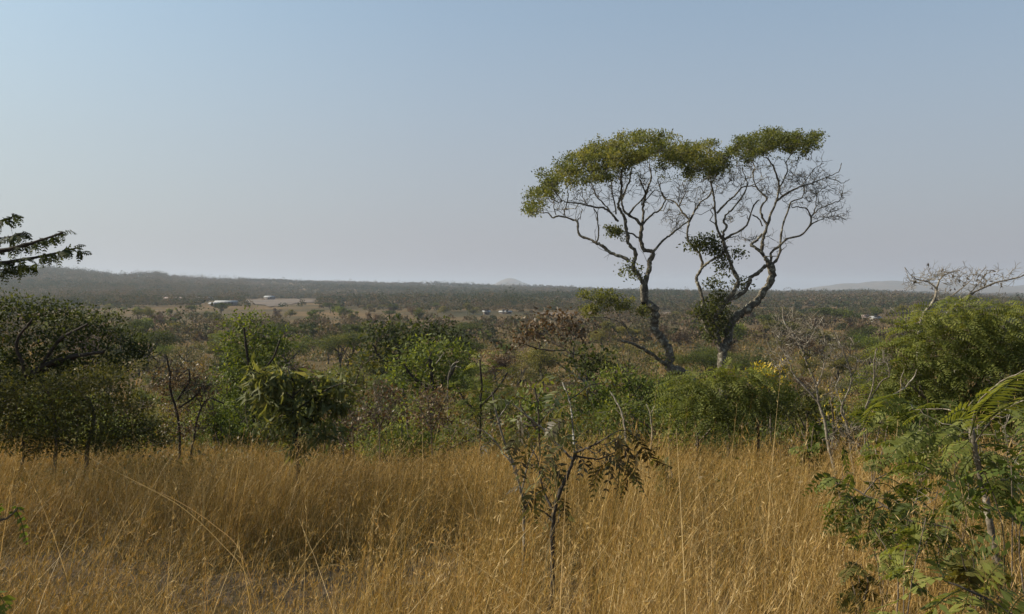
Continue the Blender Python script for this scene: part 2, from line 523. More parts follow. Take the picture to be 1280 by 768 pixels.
        for sgn in (-1, 1):
            a = unit(sd * sgn + tg * .38 + np.array([0, 0, -hang]) + g.normal(size=pos.shape) * .10)
            s = unit(np.cross(a, unit(np.cross(tg, sd))))
            s = unit(s + g.normal(size=s.shape) * .15)
            leaves(self.leaf, pos, a, s, ll * env * g.uniform(.9, 1.1, pairs), lw * env ** .5, np.clip(tint + g.normal(size=pairs) * tv, 0, 1), .06)

    def finish(self, name, label, cat, wood_mat, leaf_mat, group=None, wood='trunk', crown='crown', extra=()):
        base = self.base if self.base is not None else np.array([*self.npos[0][:2], height(*self.npos[0][:2])])
        t = thing(name, base, label, cat, group)
        if not self.wood.empty():
            self.wood.obj(wood, wood_mat, t, smooth=True, origin=base)
        if not self.leaf.empty():
            self.leaf.obj(crown, leaf_mat, t, origin=base)
        for (nm, b, mt) in extra:
            b.obj(nm, mt, t, origin=base)
        return t


def uvline(uvd, n=6):
    uvd = np.asarray(uvd, float)
    return smooth_line(P(uvd[:, 0], uvd[:, 1], uvd[:, 2]), n)


def twin_tall_trees():
    # ---- tree leaning from the right, with the broad crown
    A = Plant(35.0, 11)
    A.stem([(868, 478), (854, 466), (836, 459), (838, 449), (834, 435), (828, 425), (822, 417), (818, 410), (819, 401), (819.5, 390), (815, 383), (805, 377)], 5.68, 4.78, 0, root=True, sides=10, wig=.8)
    A.stem([(805, 377), (803, 366), (803.5, 355), (799, 346), (795, 340), (791, 333), (794.5, 321), (793, 312), (786, 306), (784, 295), (782, 283), (781, 273), (777, 266), (773, 257), (775, 248), (777, 236), (776, 222), (780, 205)], 3.48, 1.20, -.6, sides=9)
    A.stem([(805, 377), (808, 368), (807, 352), (812, 334), (812, 327), (817, 318), (814, 314), (806, 313), (802, 305), (801, 297), (802, 283)], 3.18, 2.39, .8, sides=9)
    A.stem([(802, 283), (804.5, 270), (804, 259), (806, 248), (809, 238), (814, 222), (812, 205)], 1.89, 0.83, .6)
    A.stem([(802, 283), (796, 275), (787, 270), (781, 265), (778, 256), (779, 244), (786, 228), (790, 210)], 2.06, 0.83, -.3)
    A.stem([(786, 269), (794, 258), (803, 249), (806, 240), (800, 225)], 1.29, 0.64, -1.0)
    A.stem([(802, 283), (809, 274), (817, 267), (824, 263), (830, 254), (831, 248), (826, 238), (822, 224)], 1.55, 0.64, 1.2)
    A.stem([(817, 314), (830, 300), (838, 294), (846, 287), (858, 278), (866, 268), (870, 254)], 1.63, 0.74, 1.6)
    A.stem([(784, 291), (791, 293), (797, 297), (802, 302)], 1.12, 1.10, .4)
    A.stem([(787, 327), (777, 321), (764, 317), (756, 310), (750, 306), (745, 304), (737, 299), (724, 294), (722.5, 280), (719, 276), (708, 272), (698, 270), (691, 272), (686, 267), (677, 266), (664, 264)], 2.49, 0.64, 1.5)
    A.stem([(705, 270), (706, 262), (709, 253), (710, 240), (706, 228)], 0.86, 0.46)
    A.stem([(695, 269), (692, 257), (693, 247), (688, 236)], 0.77, 0.41)
    A.stem([(745, 304), (748.5, 294), (747, 277), (746, 266), (742, 261)], 1.03, 0.64)
    A.stem([(773, 277), (763, 266), (754, 260), (743, 259), (733, 257), (724, 255), (710, 253), (703, 251), (695, 242), (690, 232)], 1.55, 0.55, -1.6)
    A.stem([(734, 257), (731, 251), (728, 245), (727, 234)], 0.77, 0.41)
    A.stem([(767, 271), (763, 265), (754, 254), (745, 245), (742, 236), (735, 222)], 1.20, 0.55, .9)
    A.stem([(770, 268), (769, 255), (766, 244), (764, 230), (758, 216)], 1.03, 0.55, -.7)
    # the low limb with its own foliage
    A.stem([(836, 459), (826, 452), (815, 443), (800, 434), (790, 430), (776, 426)], 2.42, 1.47, -1.2)
    A.stem([(792, 427), (784, 413), (780, 407), (765, 399), (750, 397), (738, 397)], 1.03, 0.46, -.6)
    A.stem([(784, 410), (776, 400), (770, 390)], 0.77, 0.37)
    A.stem([(785, 412), (790, 404), (797, 397)], 0.69, 0.37)
    A.twigs(P(np.array([746, 719, 708, 764, 838, 846, 812, 745]), np.array([276, 276, 272, 317, 294, 287, 334, 320 - 16]), 35.), 3, .7, .012)
    tl = .13
    crown = [(671, 248, 15, 15), (664, 262, 8, 5), (688, 224, 22, 13), (682, 238, 18, 13), (713, 210, 26, 17), (716, 226, 20, 9), (735, 192, 26, 17), (742, 212, 26, 15),
             (765, 181, 30, 14), (772, 199, 32, 15), (760, 216, 20, 8), (800, 174, 32, 11), (806, 192, 32, 14), (830, 179, 28, 12), (848, 190, 26, 14), (842, 206, 22, 9),
             (868, 194, 24, 17), (868, 214, 22, 10), (886, 187, 18, 11), (890, 206, 18, 12)]
    for u, v, ru, rv, n in [(790, 228, 44, 20, 40), (740, 244, 32, 14, 26), (850, 240, 28, 16, 22), (702, 256, 14, 8, 9), (815, 250, 14, 16, 8), (765, 255, 10, 12, 6)]:
        pts = A.ell(n, (u, v, ru, rv), dr=2.)[0]
        for p in pts[np.argsort(-pts[:, 2])[::-1]]:
            b = A.branch_to(p, A.m(.34), A.m(1.0), 4, wig=.10)
            if b is not None:
                A.twigs([b[-1]], 2, .5, A.m(.28))
    for c in crown:
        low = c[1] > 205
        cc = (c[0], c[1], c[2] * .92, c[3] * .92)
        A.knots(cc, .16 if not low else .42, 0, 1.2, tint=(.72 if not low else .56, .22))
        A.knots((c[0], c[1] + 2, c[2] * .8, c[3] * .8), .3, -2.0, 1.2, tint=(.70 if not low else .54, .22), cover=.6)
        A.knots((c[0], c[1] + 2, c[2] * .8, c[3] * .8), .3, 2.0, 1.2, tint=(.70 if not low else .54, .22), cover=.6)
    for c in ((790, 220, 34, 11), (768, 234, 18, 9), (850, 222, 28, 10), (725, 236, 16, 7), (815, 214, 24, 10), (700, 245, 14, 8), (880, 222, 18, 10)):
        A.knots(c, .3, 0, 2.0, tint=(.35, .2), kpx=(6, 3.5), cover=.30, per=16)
    for c in ((768, 287, 13, 8), (775, 292, 10, 7), (752, 371, 26, 8), (743, 387, 19, 9), (775, 383, 25, 12), (801, 391, 13, 8), (733, 368, 10, 5)):
        A.knots(c, .3, 0, .7, tint=(.6, .22), kpx=(6, 4), per=55, cover=1.5)
    for c in ((788, 337, 13, 7), (797, 345, 8, 5), (828, 447, 8, 7)):
        A.foliage(c, int(c[2] * c[3] * .5), tl, .55, tint=(.5, .2), per=4, spread=.18, branches=5, br=(.3, .5))
    A.finish('tall_tree', 'tall crooked tree with the widest flat green crown and a leaning pale trunk', 'tree', M['bark'], M['tall'], 'pair of tall flat-crowned trees')

    # ---- its neighbour with the half bare crown
    A = Plant(37.0, 12)
    A.stem([(902, 468), (902.5, 452), (904, 438), (909, 430), (910, 424), (911, 415), (915.5, 402), (923, 394), (934, 387), (944, 379), (954, 366), (961, 355), (966, 345), (966, 339), (962, 331)], 6.05, 4.23, .8, root=True, sides=10, wig=.7)
    A.stem([(907, 432), (913, 429), (918, 427.5)], 2.27, 1.66, -.5)
    A.stem([(903, 442), (896, 420), (895, 400), (899, 389), (906, 378), (912, 372), (919, 362), (923, 352), (920, 344), (916, 337), (912, 326), (909, 316), (905, 304), (901, 295), (896, 284), (894, 269), (893, 253), (891, 240), (888, 225), (884, 210)], 3.78, 0.92, -1.0, sides=9)
    A.stem([(904, 300), (904.5, 291), (908, 284), (904.5, 276), (909, 268), (916, 261), (931, 240), (934, 228), (928, 212)], 1.89, 0.64, .9)
    A.stem([(896, 267), (903, 259), (910, 252), (920, 243), (929, 234), (943, 233), (950, 240)], 1.46, 0.64, -.9)
    A.stem([(906, 300), (914, 294), (929, 286), (936, 276), (942, 257), (949, 250)], 1.63, 0.74, -1.4)
    A.stem([(912, 375), (921, 371), (931, 364), (936, 355), (938, 347), (947, 342), (955, 334), (960, 331)], 2.42, 2.39, -.3)
    A.stem([(904, 442), (896, 430), (886, 416), (879, 400), (878, 386), (878, 373), (875, 363), (871, 352), (872, 345), (876, 337), (878, 328), (874, 317), (869, 311), (861, 302), (859, 295), (860, 283), (863, 275), (867, 267), (872, 258), (877, 252), (885, 247), (890, 236)], 2.73, 0.92, 1.2, sides=8)
    A.stem([(877, 336), (883, 330), (892, 324), (904, 316), (908, 312)], 1.63, 1.38, -.9)
    A.stem([(862, 275), (855, 268), (850, 261), (845, 254), (838, 250), (831, 249), (826, 241)], 1.38, 0.55, .8)
    A.stem([(849, 258), (853, 249), (856, 240), (853, 228)], 0.95, 0.46)
    # right hand limbs
    A.stem([(962, 331), (956, 322), (952, 314), (953, 304), (955, 295), (959, 283), (964, 267), (971, 250), (974, 234), (971, 220), (966, 207), (958, 197)], 2.73, 0.83, -.5, sides=8)
    A.stem([(953, 316), (946, 311), (939, 306), (944, 302), (949, 298), (952, 293)], 1.98, 1.47, .7)
    A.stem([(959, 282), (953, 272), (951, 260), (958, 250), (954, 243), (944, 232), (941, 217), (943, 207), (935, 196)], 1.63, 0.64, 1.1)
    A.stem([(953, 283), (948, 273), (941, 269)], 0.95, 0.74)
    A.stem([(973, 238), (978, 228), (984, 214), (983, 202), (990, 192)], 1.03, 0.55)
    A.stem([(971, 251), (985, 241), (999, 234), (1016, 229), (1032, 222), (1048, 215), (1052, 204)], 1.46, 0.46, 1.5)
    A.stem([(1032, 222), (1044, 225), (1053, 229), (1062, 224)], 0.69, 0.32)
    A.stem([(1002, 233), (1010, 222), (1018, 211), (1030, 204)], 0.69, 0.32)
    A.stem([(962, 332), (971, 324), (975, 313), (975.5, 302), (978, 284), (985, 262), (990, 252), (1002, 248), (1005, 239), (1003, 230)], 1.98, 0.55, .8)
    A.stem([(963, 330), (964, 322), (963.5, 316), (973, 309), (983, 299), (1000, 295), (1010, 285), (1014, 273), (1009, 262), (1000, 259), (990, 260)], 1.98, 0.64, -1.2)
    A.stem([(1012, 283), (1020, 277), (1031, 273), (1044, 270), (1058, 275)], 0.95, 0.37, .8)
    A.stem([(1014, 272), (1023, 262), (1039, 255), (1049, 251), (1056, 247)], 0.86, 0.37, -.8)
    A.stem([(1017, 268), (1020, 256), (1021, 245), (1028, 236)], 0.77, 0.37, .5)
    # bare fine branchwork
    bare = [(1015, 225, 30, 16, 26), (1030, 240, 28, 20, 24), (1035, 268, 26, 16, 22), (1000, 215, 22, 14, 18), (985, 232, 26, 18, 18), (945, 215, 20, 14, 18), (920, 225, 18, 14, 16), (925, 262, 20, 18, 14),
            (960, 235, 26, 14, 18), (1012, 250, 16, 20, 18), (865, 245, 22, 16, 16), (845, 268, 16, 12, 12), (895, 232, 16, 14, 14), (935, 295, 14, 10, 8), (970, 300, 14, 14, 6), (845, 282, 10, 8, 8)]
    for u, v, ru, rv, n in bare:
        pts = A.ell(n, (u, v, ru, rv), dr=1.6)[0]
        for p in pts[np.argsort(-pts[:, 2])[::-1]]:
            b = A.branch_to(p, A.m(.30), A.m(.95), 4, wig=.10)
            if b is not None:
                A.twigs([b[-1], b[len(b) // 2]], 2, .42, A.m(.24))
    crown = [(913, 186, 15, 11), (903, 196, 14, 10), (932, 174, 22, 11), (944, 184, 24, 11), (963, 170, 24, 9), (968, 181, 26, 10), (988, 173, 24, 9), (996, 182, 22, 8), (1012, 178, 14, 9), (1018, 169, 9, 6), (1008, 187, 14, 6),
             (935, 195, 20, 6), (905, 210, 12, 9), (892, 216, 14, 9)]
    for c in crown:
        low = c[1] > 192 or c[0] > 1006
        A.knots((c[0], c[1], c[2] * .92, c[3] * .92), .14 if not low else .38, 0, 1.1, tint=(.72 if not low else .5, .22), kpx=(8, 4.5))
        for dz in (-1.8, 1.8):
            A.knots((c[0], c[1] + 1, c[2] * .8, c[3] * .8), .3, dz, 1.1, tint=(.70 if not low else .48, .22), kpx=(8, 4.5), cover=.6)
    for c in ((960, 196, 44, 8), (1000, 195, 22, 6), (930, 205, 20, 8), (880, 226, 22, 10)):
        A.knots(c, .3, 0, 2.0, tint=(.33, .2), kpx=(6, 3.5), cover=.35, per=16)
    for c in ((884, 304, 17, 11), (872, 306, 12, 7), (897, 312, 10, 10), (905, 330, 7, 14), (894, 354, 12, 5), (925, 354, 10, 5), (921, 316, 9, 4), (896, 382, 12, 11), (882, 394, 13, 10), (903, 400, 9, 16), (890, 416, 9, 12), (872, 388, 8, 6), (899, 370, 8, 8)):
        A.foliage(c, int(c[2] * c[3] * .6 + 6), .13, .55, tint=(.42, .22), per=5, spread=.17, branches=6, br=(.28, .55))
    A.finish('tall_tree', 'tall forked tree with bare twiggy limbs over half its thin green crown', 'tree', M['bark'], M['tall'], 'pair of tall flat-crowned trees')


twin_tall_trees()

# ------------------------------------------------------------------ shrubs and small trees, each with its own stems and foliage masses
def shrub(name, label, cat, d, seed, stems, masses, size, leaf, wood='twig', dens=.5, dmul=1.7, aspect=.45, style='clump', tint=(.5, .2), per=6, spread=None, droop=.2, branches=6, br=(.5, 1.4), group=None, pairs=7, rachis=None, bare=(), twig=None, dr=None):
    A = Plant(d, seed)
    for k, s in enumerate(stems):
        uv, r0, r1 = s[:3]
        A.stem(uv, r0, r1, s[3] if len(s) > 3 else None, root=(k == 0 or (len(s) > 4 and s[4])), d0=d if (len(s) > 4 and s[4]) else None)
    for u, v, ru, rv, n in bare:
        pts = A.ell(n, (u, v, ru, rv))[0]
        for p in pts[np.argsort(pts[:, 2])]:
            b = A.branch_to(p, A.m(br[0]), A.m(br[1]), 4, wig=.10)
            if b is not None:
                A.twigs([b[-1], b[len(b) // 2]], 2, twig or A.m(12), A.m(br[0]) * .7)
    px = A.m(1)
    for c in masses:
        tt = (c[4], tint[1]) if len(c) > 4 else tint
        lpx = size / px
        n = max(4, int(dens * dmul * c[2] * c[3] * 3.14 / (lpx * lpx * aspect * .6 * (per if style == 'clump' else pairs * 2)) * 2.2))
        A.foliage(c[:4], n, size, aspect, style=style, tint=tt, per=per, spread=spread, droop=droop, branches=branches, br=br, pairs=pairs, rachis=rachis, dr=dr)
    return A.finish(name, label, cat, M[wood], M[leaf], group, wood='trunk' if cat == 'tree' else 'stem', crown='crown' if cat == 'tree' else 'foliage')


# shade tree standing outside the left edge; its boughs reach into the picture
A = Plant(9.5, 21)
A.stem([(-330, 640), (-325, 520), (-310, 420), (-300, 330), (-305, 240)], 22, 12, .2, root=True, sides=10)
A.stem([(-302, 340), (-220, 310), (-140, 318), (-60, 320), (0, 314), (40, 304), (78, 291)], 8, 1.2, -.2)
A.stem([(-303, 360), (-200, 350), (-110, 345), (-40, 335), (10, 328), (55, 320), (98, 310)], 7, 1.0, .8)
A.stem([(-200, 312), (-120, 290), (-50, 285), (0, 277), (18, 270)], 4, .9, .3)
A.stem([(-305, 260), (-360, 180), (-440, 120), (-520, 80)], 9, 3, -1)
A.stem([(-305, 250), (-280, 160), (-250, 90), (-230, 60)], 9, 3, -2.5)
A.stem([(-305, 280), (-400, 230), (-500, 220)], 8, 3, 2)
A.stem([(-200, 350), (-140, 380), (-70, 372), (-20, 352), (5, 345)], 4, 1, .4)
for c in [(-450, 80, 150, 80), (-330, 40, 120, 80), (-560, 180, 130, 80), (-380, 170, 140, 70), (-320, 150, 90, 60), (-480, 290, 120, 70), (-240, 250, 90, 45)]:
    for dz in (-3.6, -1.2, 1.2, 3.2):
        A.foliage((c[0] - 90, c[1], c[2], c[3]), 85, .10, .45, dz=dz, dr=1.5, tint=(.4, .2), per=7, spread=.10, branches=4, br=(.8, 2))
A.stem([(-60, 320), (-20, 300), (10, 297), (30, 291)], 1.6, .6, .1)
A.stem([(-40, 332), (0, 338), (20, 334), (45, 332)], 1.4, .5, .3)
for line_, n in (([(-60, 320), (0, 314), (40, 304), (78, 291)], 44), ([(-40, 335), (10, 328), (55, 320), (98, 310)], 52), ([(-50, 285), (0, 277), (18, 270)], 22), ([(-30, 303), (10, 297), (30, 291)], 22), ([(-40, 332), (0, 338), (25, 334), (45, 332)], 22)):
    tt = np.linspace(0, 1, len(line_)); la = np.array(line_, float)
    for k in range(n):
        q = A.g.random() ** .75
        u0 = np.interp(q, tt, la[:, 0]) + A.g.normal() * 3; v0 = np.interp(q, tt, la[:, 1]) + A.g.normal() * 2
        e = A.g.normal() * .12; an = A.g.uniform(-.5, 2.2); ln = A.g.uniform(9, 19)
        d0 = 9.7 + .5 * (v0 > 318)
        fl = uvline([(u0, v0, d0 + e), (u0 + ln * .5 * math.cos(an), v0 + ln * .3 * math.sin(an), d0 + e * 1.3), (u0 + ln * math.cos(an) * .9, v0 + ln * (.25 + .75 * math.sin(an)), d0 + e * 1.5)], 3)
        A.frond_line(fl, 6, .058, .024, .3 + A.g.normal() * .12, .1, .004, hang=.5, roll=.7)
A.finish('shade_tree', 'dark feathery bough reaching in against the sky above the hazy ridge', 'tree', M['bark_dark'], M['dark'])

shrub('bush_tree', 'low dark spreading tree with a slanting trunk, broad-leaved, shaded', 'tree', 14, 22,
      [([(-22, 560), (0, 512), (20, 482), (50, 460), (85, 447), (130, 440)], 7, 2), ([(22, 482), (60, 462), (75, 455), (112, 441)], 3.5, 1.5), ([(10, 497), (-20, 450), (-40, 420)], 4, 2), ([(50, 460), (75, 425), (110, 405)], 3, 1.2), ([(-5, 520), (30, 470), (20, 430), (40, 400)], 3.5, 1.2)],
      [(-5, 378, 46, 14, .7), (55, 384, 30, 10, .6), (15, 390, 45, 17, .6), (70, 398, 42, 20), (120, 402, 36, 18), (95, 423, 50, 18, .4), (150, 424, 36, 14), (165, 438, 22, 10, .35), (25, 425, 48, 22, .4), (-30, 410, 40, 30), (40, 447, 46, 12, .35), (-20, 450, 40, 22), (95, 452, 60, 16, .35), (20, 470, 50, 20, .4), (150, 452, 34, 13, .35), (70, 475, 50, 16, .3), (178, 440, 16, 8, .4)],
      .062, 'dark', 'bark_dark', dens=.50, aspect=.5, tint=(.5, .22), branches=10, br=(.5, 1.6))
shrub('shrub', 'olive shrub tangle under the dark spreading tree, grading into the grass', 'shrub', 11.5, 23,
      [([(70, 560), (68, 520), (60, 490)], 3, 1.5), ([(110, 560), (118, 520), (108, 498), (90, 485), (75, 478)], 3.2, 1.4, .3, True), ([(30, 560), (20, 510), (25, 480)], 2.5, 1.2, .3, True)],
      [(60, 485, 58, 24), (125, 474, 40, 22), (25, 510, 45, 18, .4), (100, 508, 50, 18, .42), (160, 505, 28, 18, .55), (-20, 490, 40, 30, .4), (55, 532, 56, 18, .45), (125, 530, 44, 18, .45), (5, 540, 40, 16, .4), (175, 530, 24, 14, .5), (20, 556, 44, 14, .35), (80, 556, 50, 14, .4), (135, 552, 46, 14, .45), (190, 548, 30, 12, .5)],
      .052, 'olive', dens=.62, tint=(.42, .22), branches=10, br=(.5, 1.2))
shrub('shrub', 'half-bare dry brown shrub with crooked dark twigs between dark tree and bright green tree', 'shrub', 15, 24,
      [([(225, 560), (222, 520), (214, 490), (212, 465), (208, 445)], 2.2, 1.2), ([(222, 500), (235, 480), (236, 462), (225, 470)], 1.6, .8), ([(240, 560), (250, 515), (262, 498), (280, 505)], 2, .8, .2, True), ([(224, 510), (245, 495), (252, 483)], 1.4, .7)],
      [(225, 470, 34, 18), (255, 485, 30, 20), (205, 480, 24, 18, .6), (235, 510, 40, 16, .35), (225, 535, 44, 14, .4)], .05, 'brown', 'bark_dark', dens=.22, tint=(.55, .2), branches=14, bare=[(215, 465, 30, 22, 26), (255, 490, 28, 22, 24)], br=(.45, 1.0))
shrub('small_tree', 'bright green bushy tree behind the drooping-leaved sapling', 'tree', 21, 25,
      [([(318, 540), (315, 480), (308, 440), (305, 410)], 3, 1.2), ([(315, 480), (340, 450), (350, 425)], 2, 1), ([(314, 500), (290, 470), (282, 440)], 2, 1)],
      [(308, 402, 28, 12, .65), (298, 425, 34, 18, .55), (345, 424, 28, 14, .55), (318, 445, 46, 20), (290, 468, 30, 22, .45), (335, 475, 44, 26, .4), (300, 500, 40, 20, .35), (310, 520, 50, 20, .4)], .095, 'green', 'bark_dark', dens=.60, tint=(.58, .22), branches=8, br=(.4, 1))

# drooping finger-leaved sapling
A = Plant(9.0, 26)
A.stem([(373, 600), (371, 560), (370, 538), (366, 510), (368, 485), (372, 465)], 3.0, 1.2, root=True)
for uv in ([(368, 500), (350, 485), (330, 470), (315, 462)], [(370, 530), (350, 515), (335, 508)], [(367, 495), (385, 480), (395, 470)], [(368, 515), (395, 495), (420, 482), (432, 478)], [(368, 480), (362, 468), (360, 458)], [(369, 530), (390, 520), (405, 510)], [(371, 545), (385, 543), (398, 548)], [(371, 548), (358, 545), (350, 548)]):
    A.stem(uv, 1.3, .6)
for (u, v, ru, rv, n, tt) in [(322, 468, 20, 12, 20, .78), (345, 482, 24, 14, 26, .6), (362, 470, 16, 12, 12, .6), (398, 474, 20, 10, 18, .7), (425, 480, 16, 10, 16, .7), (395, 495, 34, 14, 22, .5), (340, 505, 22, 14, 20, .68), (368, 515, 26, 14, 18, .55), (405, 510, 26, 14, 14, .35), (380, 545, 26, 10, 12, .55), (345, 530, 24, 14, 14, .6), (395, 532, 36, 16, 16, .45), (372, 558, 24, 10, 10, .6), (318, 490, 16, 14, 10, .7), (428, 505, 16, 14, 10, .55)]:
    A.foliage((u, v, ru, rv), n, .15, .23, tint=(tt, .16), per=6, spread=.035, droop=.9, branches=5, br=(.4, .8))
A.finish('sapling', 'sapling with clusters of long drooping pale green leaves above the grass edge', 'sapling', M['bark_dark'], M['finger'], wood='stem', crown='foliage')

shrub('shrub', 'thin yellow-green shrub in front of the dark thicket', 'shrub', 14, 27,
      [([(442, 560), (440, 520), (444, 480), (455, 450)], 2, 1), ([(441, 520), (425, 490), (420, 470)], 1.5, .8)],
      [(440, 478, 20, 14, .6), (452, 455, 20, 12, .6), (447, 496, 9, 7, .95), (430, 505, 25, 18, .3), (470, 445, 14, 10, .5)], .09, 'olive', dens=.40, tint=(.55, .22), branches=8)
shrub('thicket_tree', 'dark flat-topped tree rising over the scrub of the valley edge', 'tree', 40, 28,
      [([(505, 500), (503, 460), (495, 430)], 4, 2), ([(504, 470), (530, 440), (545, 425)], 3, 1.2), ([(503, 480), (478, 450), (465, 430)], 3, 1.2)],
      [(492, 412, 38, 9, .4), (465, 424, 24, 14, .45), (545, 412, 34, 9, .3), (520, 420, 50, 12, .25), (575, 424, 16, 10, .35), (470, 445, 22, 18, .6), (500, 440, 40, 20, .35)], .22, 'dark', 'bark_dark', dens=.62, tint=(.4, .2), aspect=.5, branches=7, br=(.3, .9))
shrub('thicket_tree', 'rounded mid-green thicket with small pale dead sticks on its side', 'tree', 32, 29,
      [([(540, 520), (540, 480), (538, 450)], 4, 2), ([(540, 490), (562, 470), (572, 450)], 2.5, 1), ([(540, 490), (515, 470), (505, 455)], 2.5, 1)],
      [(535, 440, 42, 18, .55), (545, 462, 46, 24, .5), (505, 462, 22, 18, .5), (575, 450, 20, 18, .4), (540, 485, 50, 18, .35)], .17, 'green', 'bark_dark', dens=.60, tint=(.42, .2), branches=6, br=(.3, .9))
A = Plant(29.5, 30)
A.stem([(560, 480), (563, 462), (568, 454), (574, 452)], 1.0, .6, root=True)
A.stem([(563, 462), (570, 458), (576, 460)], .8, .5); A.stem([(564, 460), (560, 450)], .7, .4); A.stem([(545, 455), (552, 446), (555, 440)], .8, .5, d0=29.5); A.stem([(551, 448), (546, 443)], .6, .4)
A.finish('dead_branch', 'forked pale dead sticks poking out of the rounded thicket', 'dead branch', M['bark_pale'], M['olive'], wood='stick')

for k, (u, v, w, h, lab) in enumerate([(475, 505, 34, 26, 'wispy russet dry shrub at the grass edge below the flat-topped dark tree'), (540, 508, 36, 26, 'wispy grey-brown dry shrub at the grass edge below the rounded thicket'), (430, 530, 30, 16, 'low brown dry shrub right of the drooping-leaved sapling')]):
    shrub('shrub', lab, 'shrub', 12.5 - k * .5, 31 + k,
          [([(u, v + 60), (u - 2, v + 15), (u - 8, v - h * .8)], 1.4, .5), ([(u, v + 30), (u + w * .5, v - h * .5)], 1.1, .4), ([(u, v + 30), (u - w * .6, v - h * .3)], 1.1, .4)],
          [(u, v, w, h, .5), (u, v + 16, w * 1.1, h * .6, .4), (u + 8, v - h * .5, w * .6, h * .5, .6)], .055, 'brown', dens=.20, tint=(.5, .25), branches=16, bare=[(u, v - 4, w, h, 34)], br=(.35, .8))

shrub('shrub', 'leafy green shrub with arching feather leaves left of the centre sapling', 'shrub', 12.5, 35,
      [([(600, 570), (600, 520), (602, 480), (600, 450)], 2.2, 1), ([(601, 510), (625, 480), (635, 465)], 1.6, .8), ([(600, 520), (580, 500), (572, 485)], 1.6, .8)],
      [(600, 450, 18, 9, .7), (612, 465, 20, 9, .5), (592, 490, 30, 18, .32), (625, 500, 30, 20, .4), (600, 515, 40, 16, .3)], .055, 'feather', 'bark_dark', style='pinnate', pairs=8, rachis=.26, dens=.55, aspect=.4, tint=(.45, .2), droop=.5, branches=9, br=(.4, 1))
shrub('shrub', 'bright green shrub behind the pale upper stem of the centre sapling', 'shrub', 9.5, 36,
      [([(675, 590), (674, 540), (672, 505), (668, 485)], 2.4, 1), ([(674, 530), (690, 510), (700, 495)], 1.5, .7), ([(674, 540), (655, 515), (648, 500)], 1.5, .7)],
      [(670, 487, 18, 8, .6), (668, 503, 28, 14, .5), (690, 515, 20, 14, .4), (655, 520, 22, 14, .4), (680, 530, 26, 12, .35)], .075, 'green', dens=.50, tint=(.5, .2), branches=8, droop=.4)
shrub('russet_tree', 'small reddish-brown tree with dry leaves and pale leaning stems', 'tree', 25, 37,
      [([(752, 530), (742, 500), (728, 475), (716, 452), (706, 436), (690, 428)], 2.6, 1.2), ([(706, 438), (690, 438), (676, 437), (662, 433), (650, 428)], 1.4, .6), ([(716, 452), (717, 430), (716, 412), (722, 400)], 1.4, .6), ([(728, 475), (705, 460), (690, 450)], 1.3, .6)],
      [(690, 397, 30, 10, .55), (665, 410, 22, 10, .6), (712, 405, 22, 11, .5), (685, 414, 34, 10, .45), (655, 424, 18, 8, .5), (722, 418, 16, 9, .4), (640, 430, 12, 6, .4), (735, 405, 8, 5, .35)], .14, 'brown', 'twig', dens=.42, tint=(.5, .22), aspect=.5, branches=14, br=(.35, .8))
shrub('shrub', 'very dark low bush under the reddish-brown tree', 'shrub', 23, 38,
      [([(735, 520), (733, 470), (730, 445)], 2, 1)], [(725, 442, 28, 7, .3), (750, 446, 20, 7, .3), (735, 458, 34, 10, .35), (765, 455, 16, 7, .5)], .13, 'dark', 'bark_dark', dens=.65, branches=6)
shrub('shrub', 'dense green bush left of the leaning trunk of the tall tree', 'shrub', 20, 39,
      [([(775, 560), (772, 510), (770, 475)], 2.4, 1), ([(773, 520), (795, 490), (805, 475)], 1.8, .8), ([(773, 520), (750, 495), (742, 480)], 1.8, .8)],
      [(765, 478, 28, 14, .55), (795, 480, 26, 18, .45), (745, 497, 32, 18, .4), (785, 505, 42, 20, .4), (820, 505, 24, 24, .35), (775, 465, 18, 8, .9), (760, 525, 50, 16, .3), (720, 500, 22, 20, .3)], .11, 'green', 'bark_dark', dens=.55, tint=(.42, .2), branches=7)
shrub('shrub', 'dark bush with a pale dead stick before it, at the centre of the thicket', 'shrub', 15.5, 40,
      [([(815, 570), (815, 530), (820, 505)], 2, 1), ([(815, 545), (795, 525), (790, 515)], 1.4, .7)], [(805, 520, 32, 16, .35), (835, 525, 24, 14, .4), (775, 530, 26, 12, .3)], .08, 'dark', 'bark_dark', dens=.55, tint=(.42, .2), branches=8)
A = Plant(12., 41)
A.stem([(783, 560), (780, 530), (775, 510), (768, 498), (763, 490)], 1.8, .9, root=True)
A.stem([(815, 545), (812, 515), (808, 505)], 1.3, .6, root=True, d0=12.5); A.stem([(813, 520), (818, 508)], .9, .5)
A.finish('dead_branch', 'pale dead forked stick standing in the central thicket', 'dead branch', M['bark_pale'], M['olive'], wood='stick')

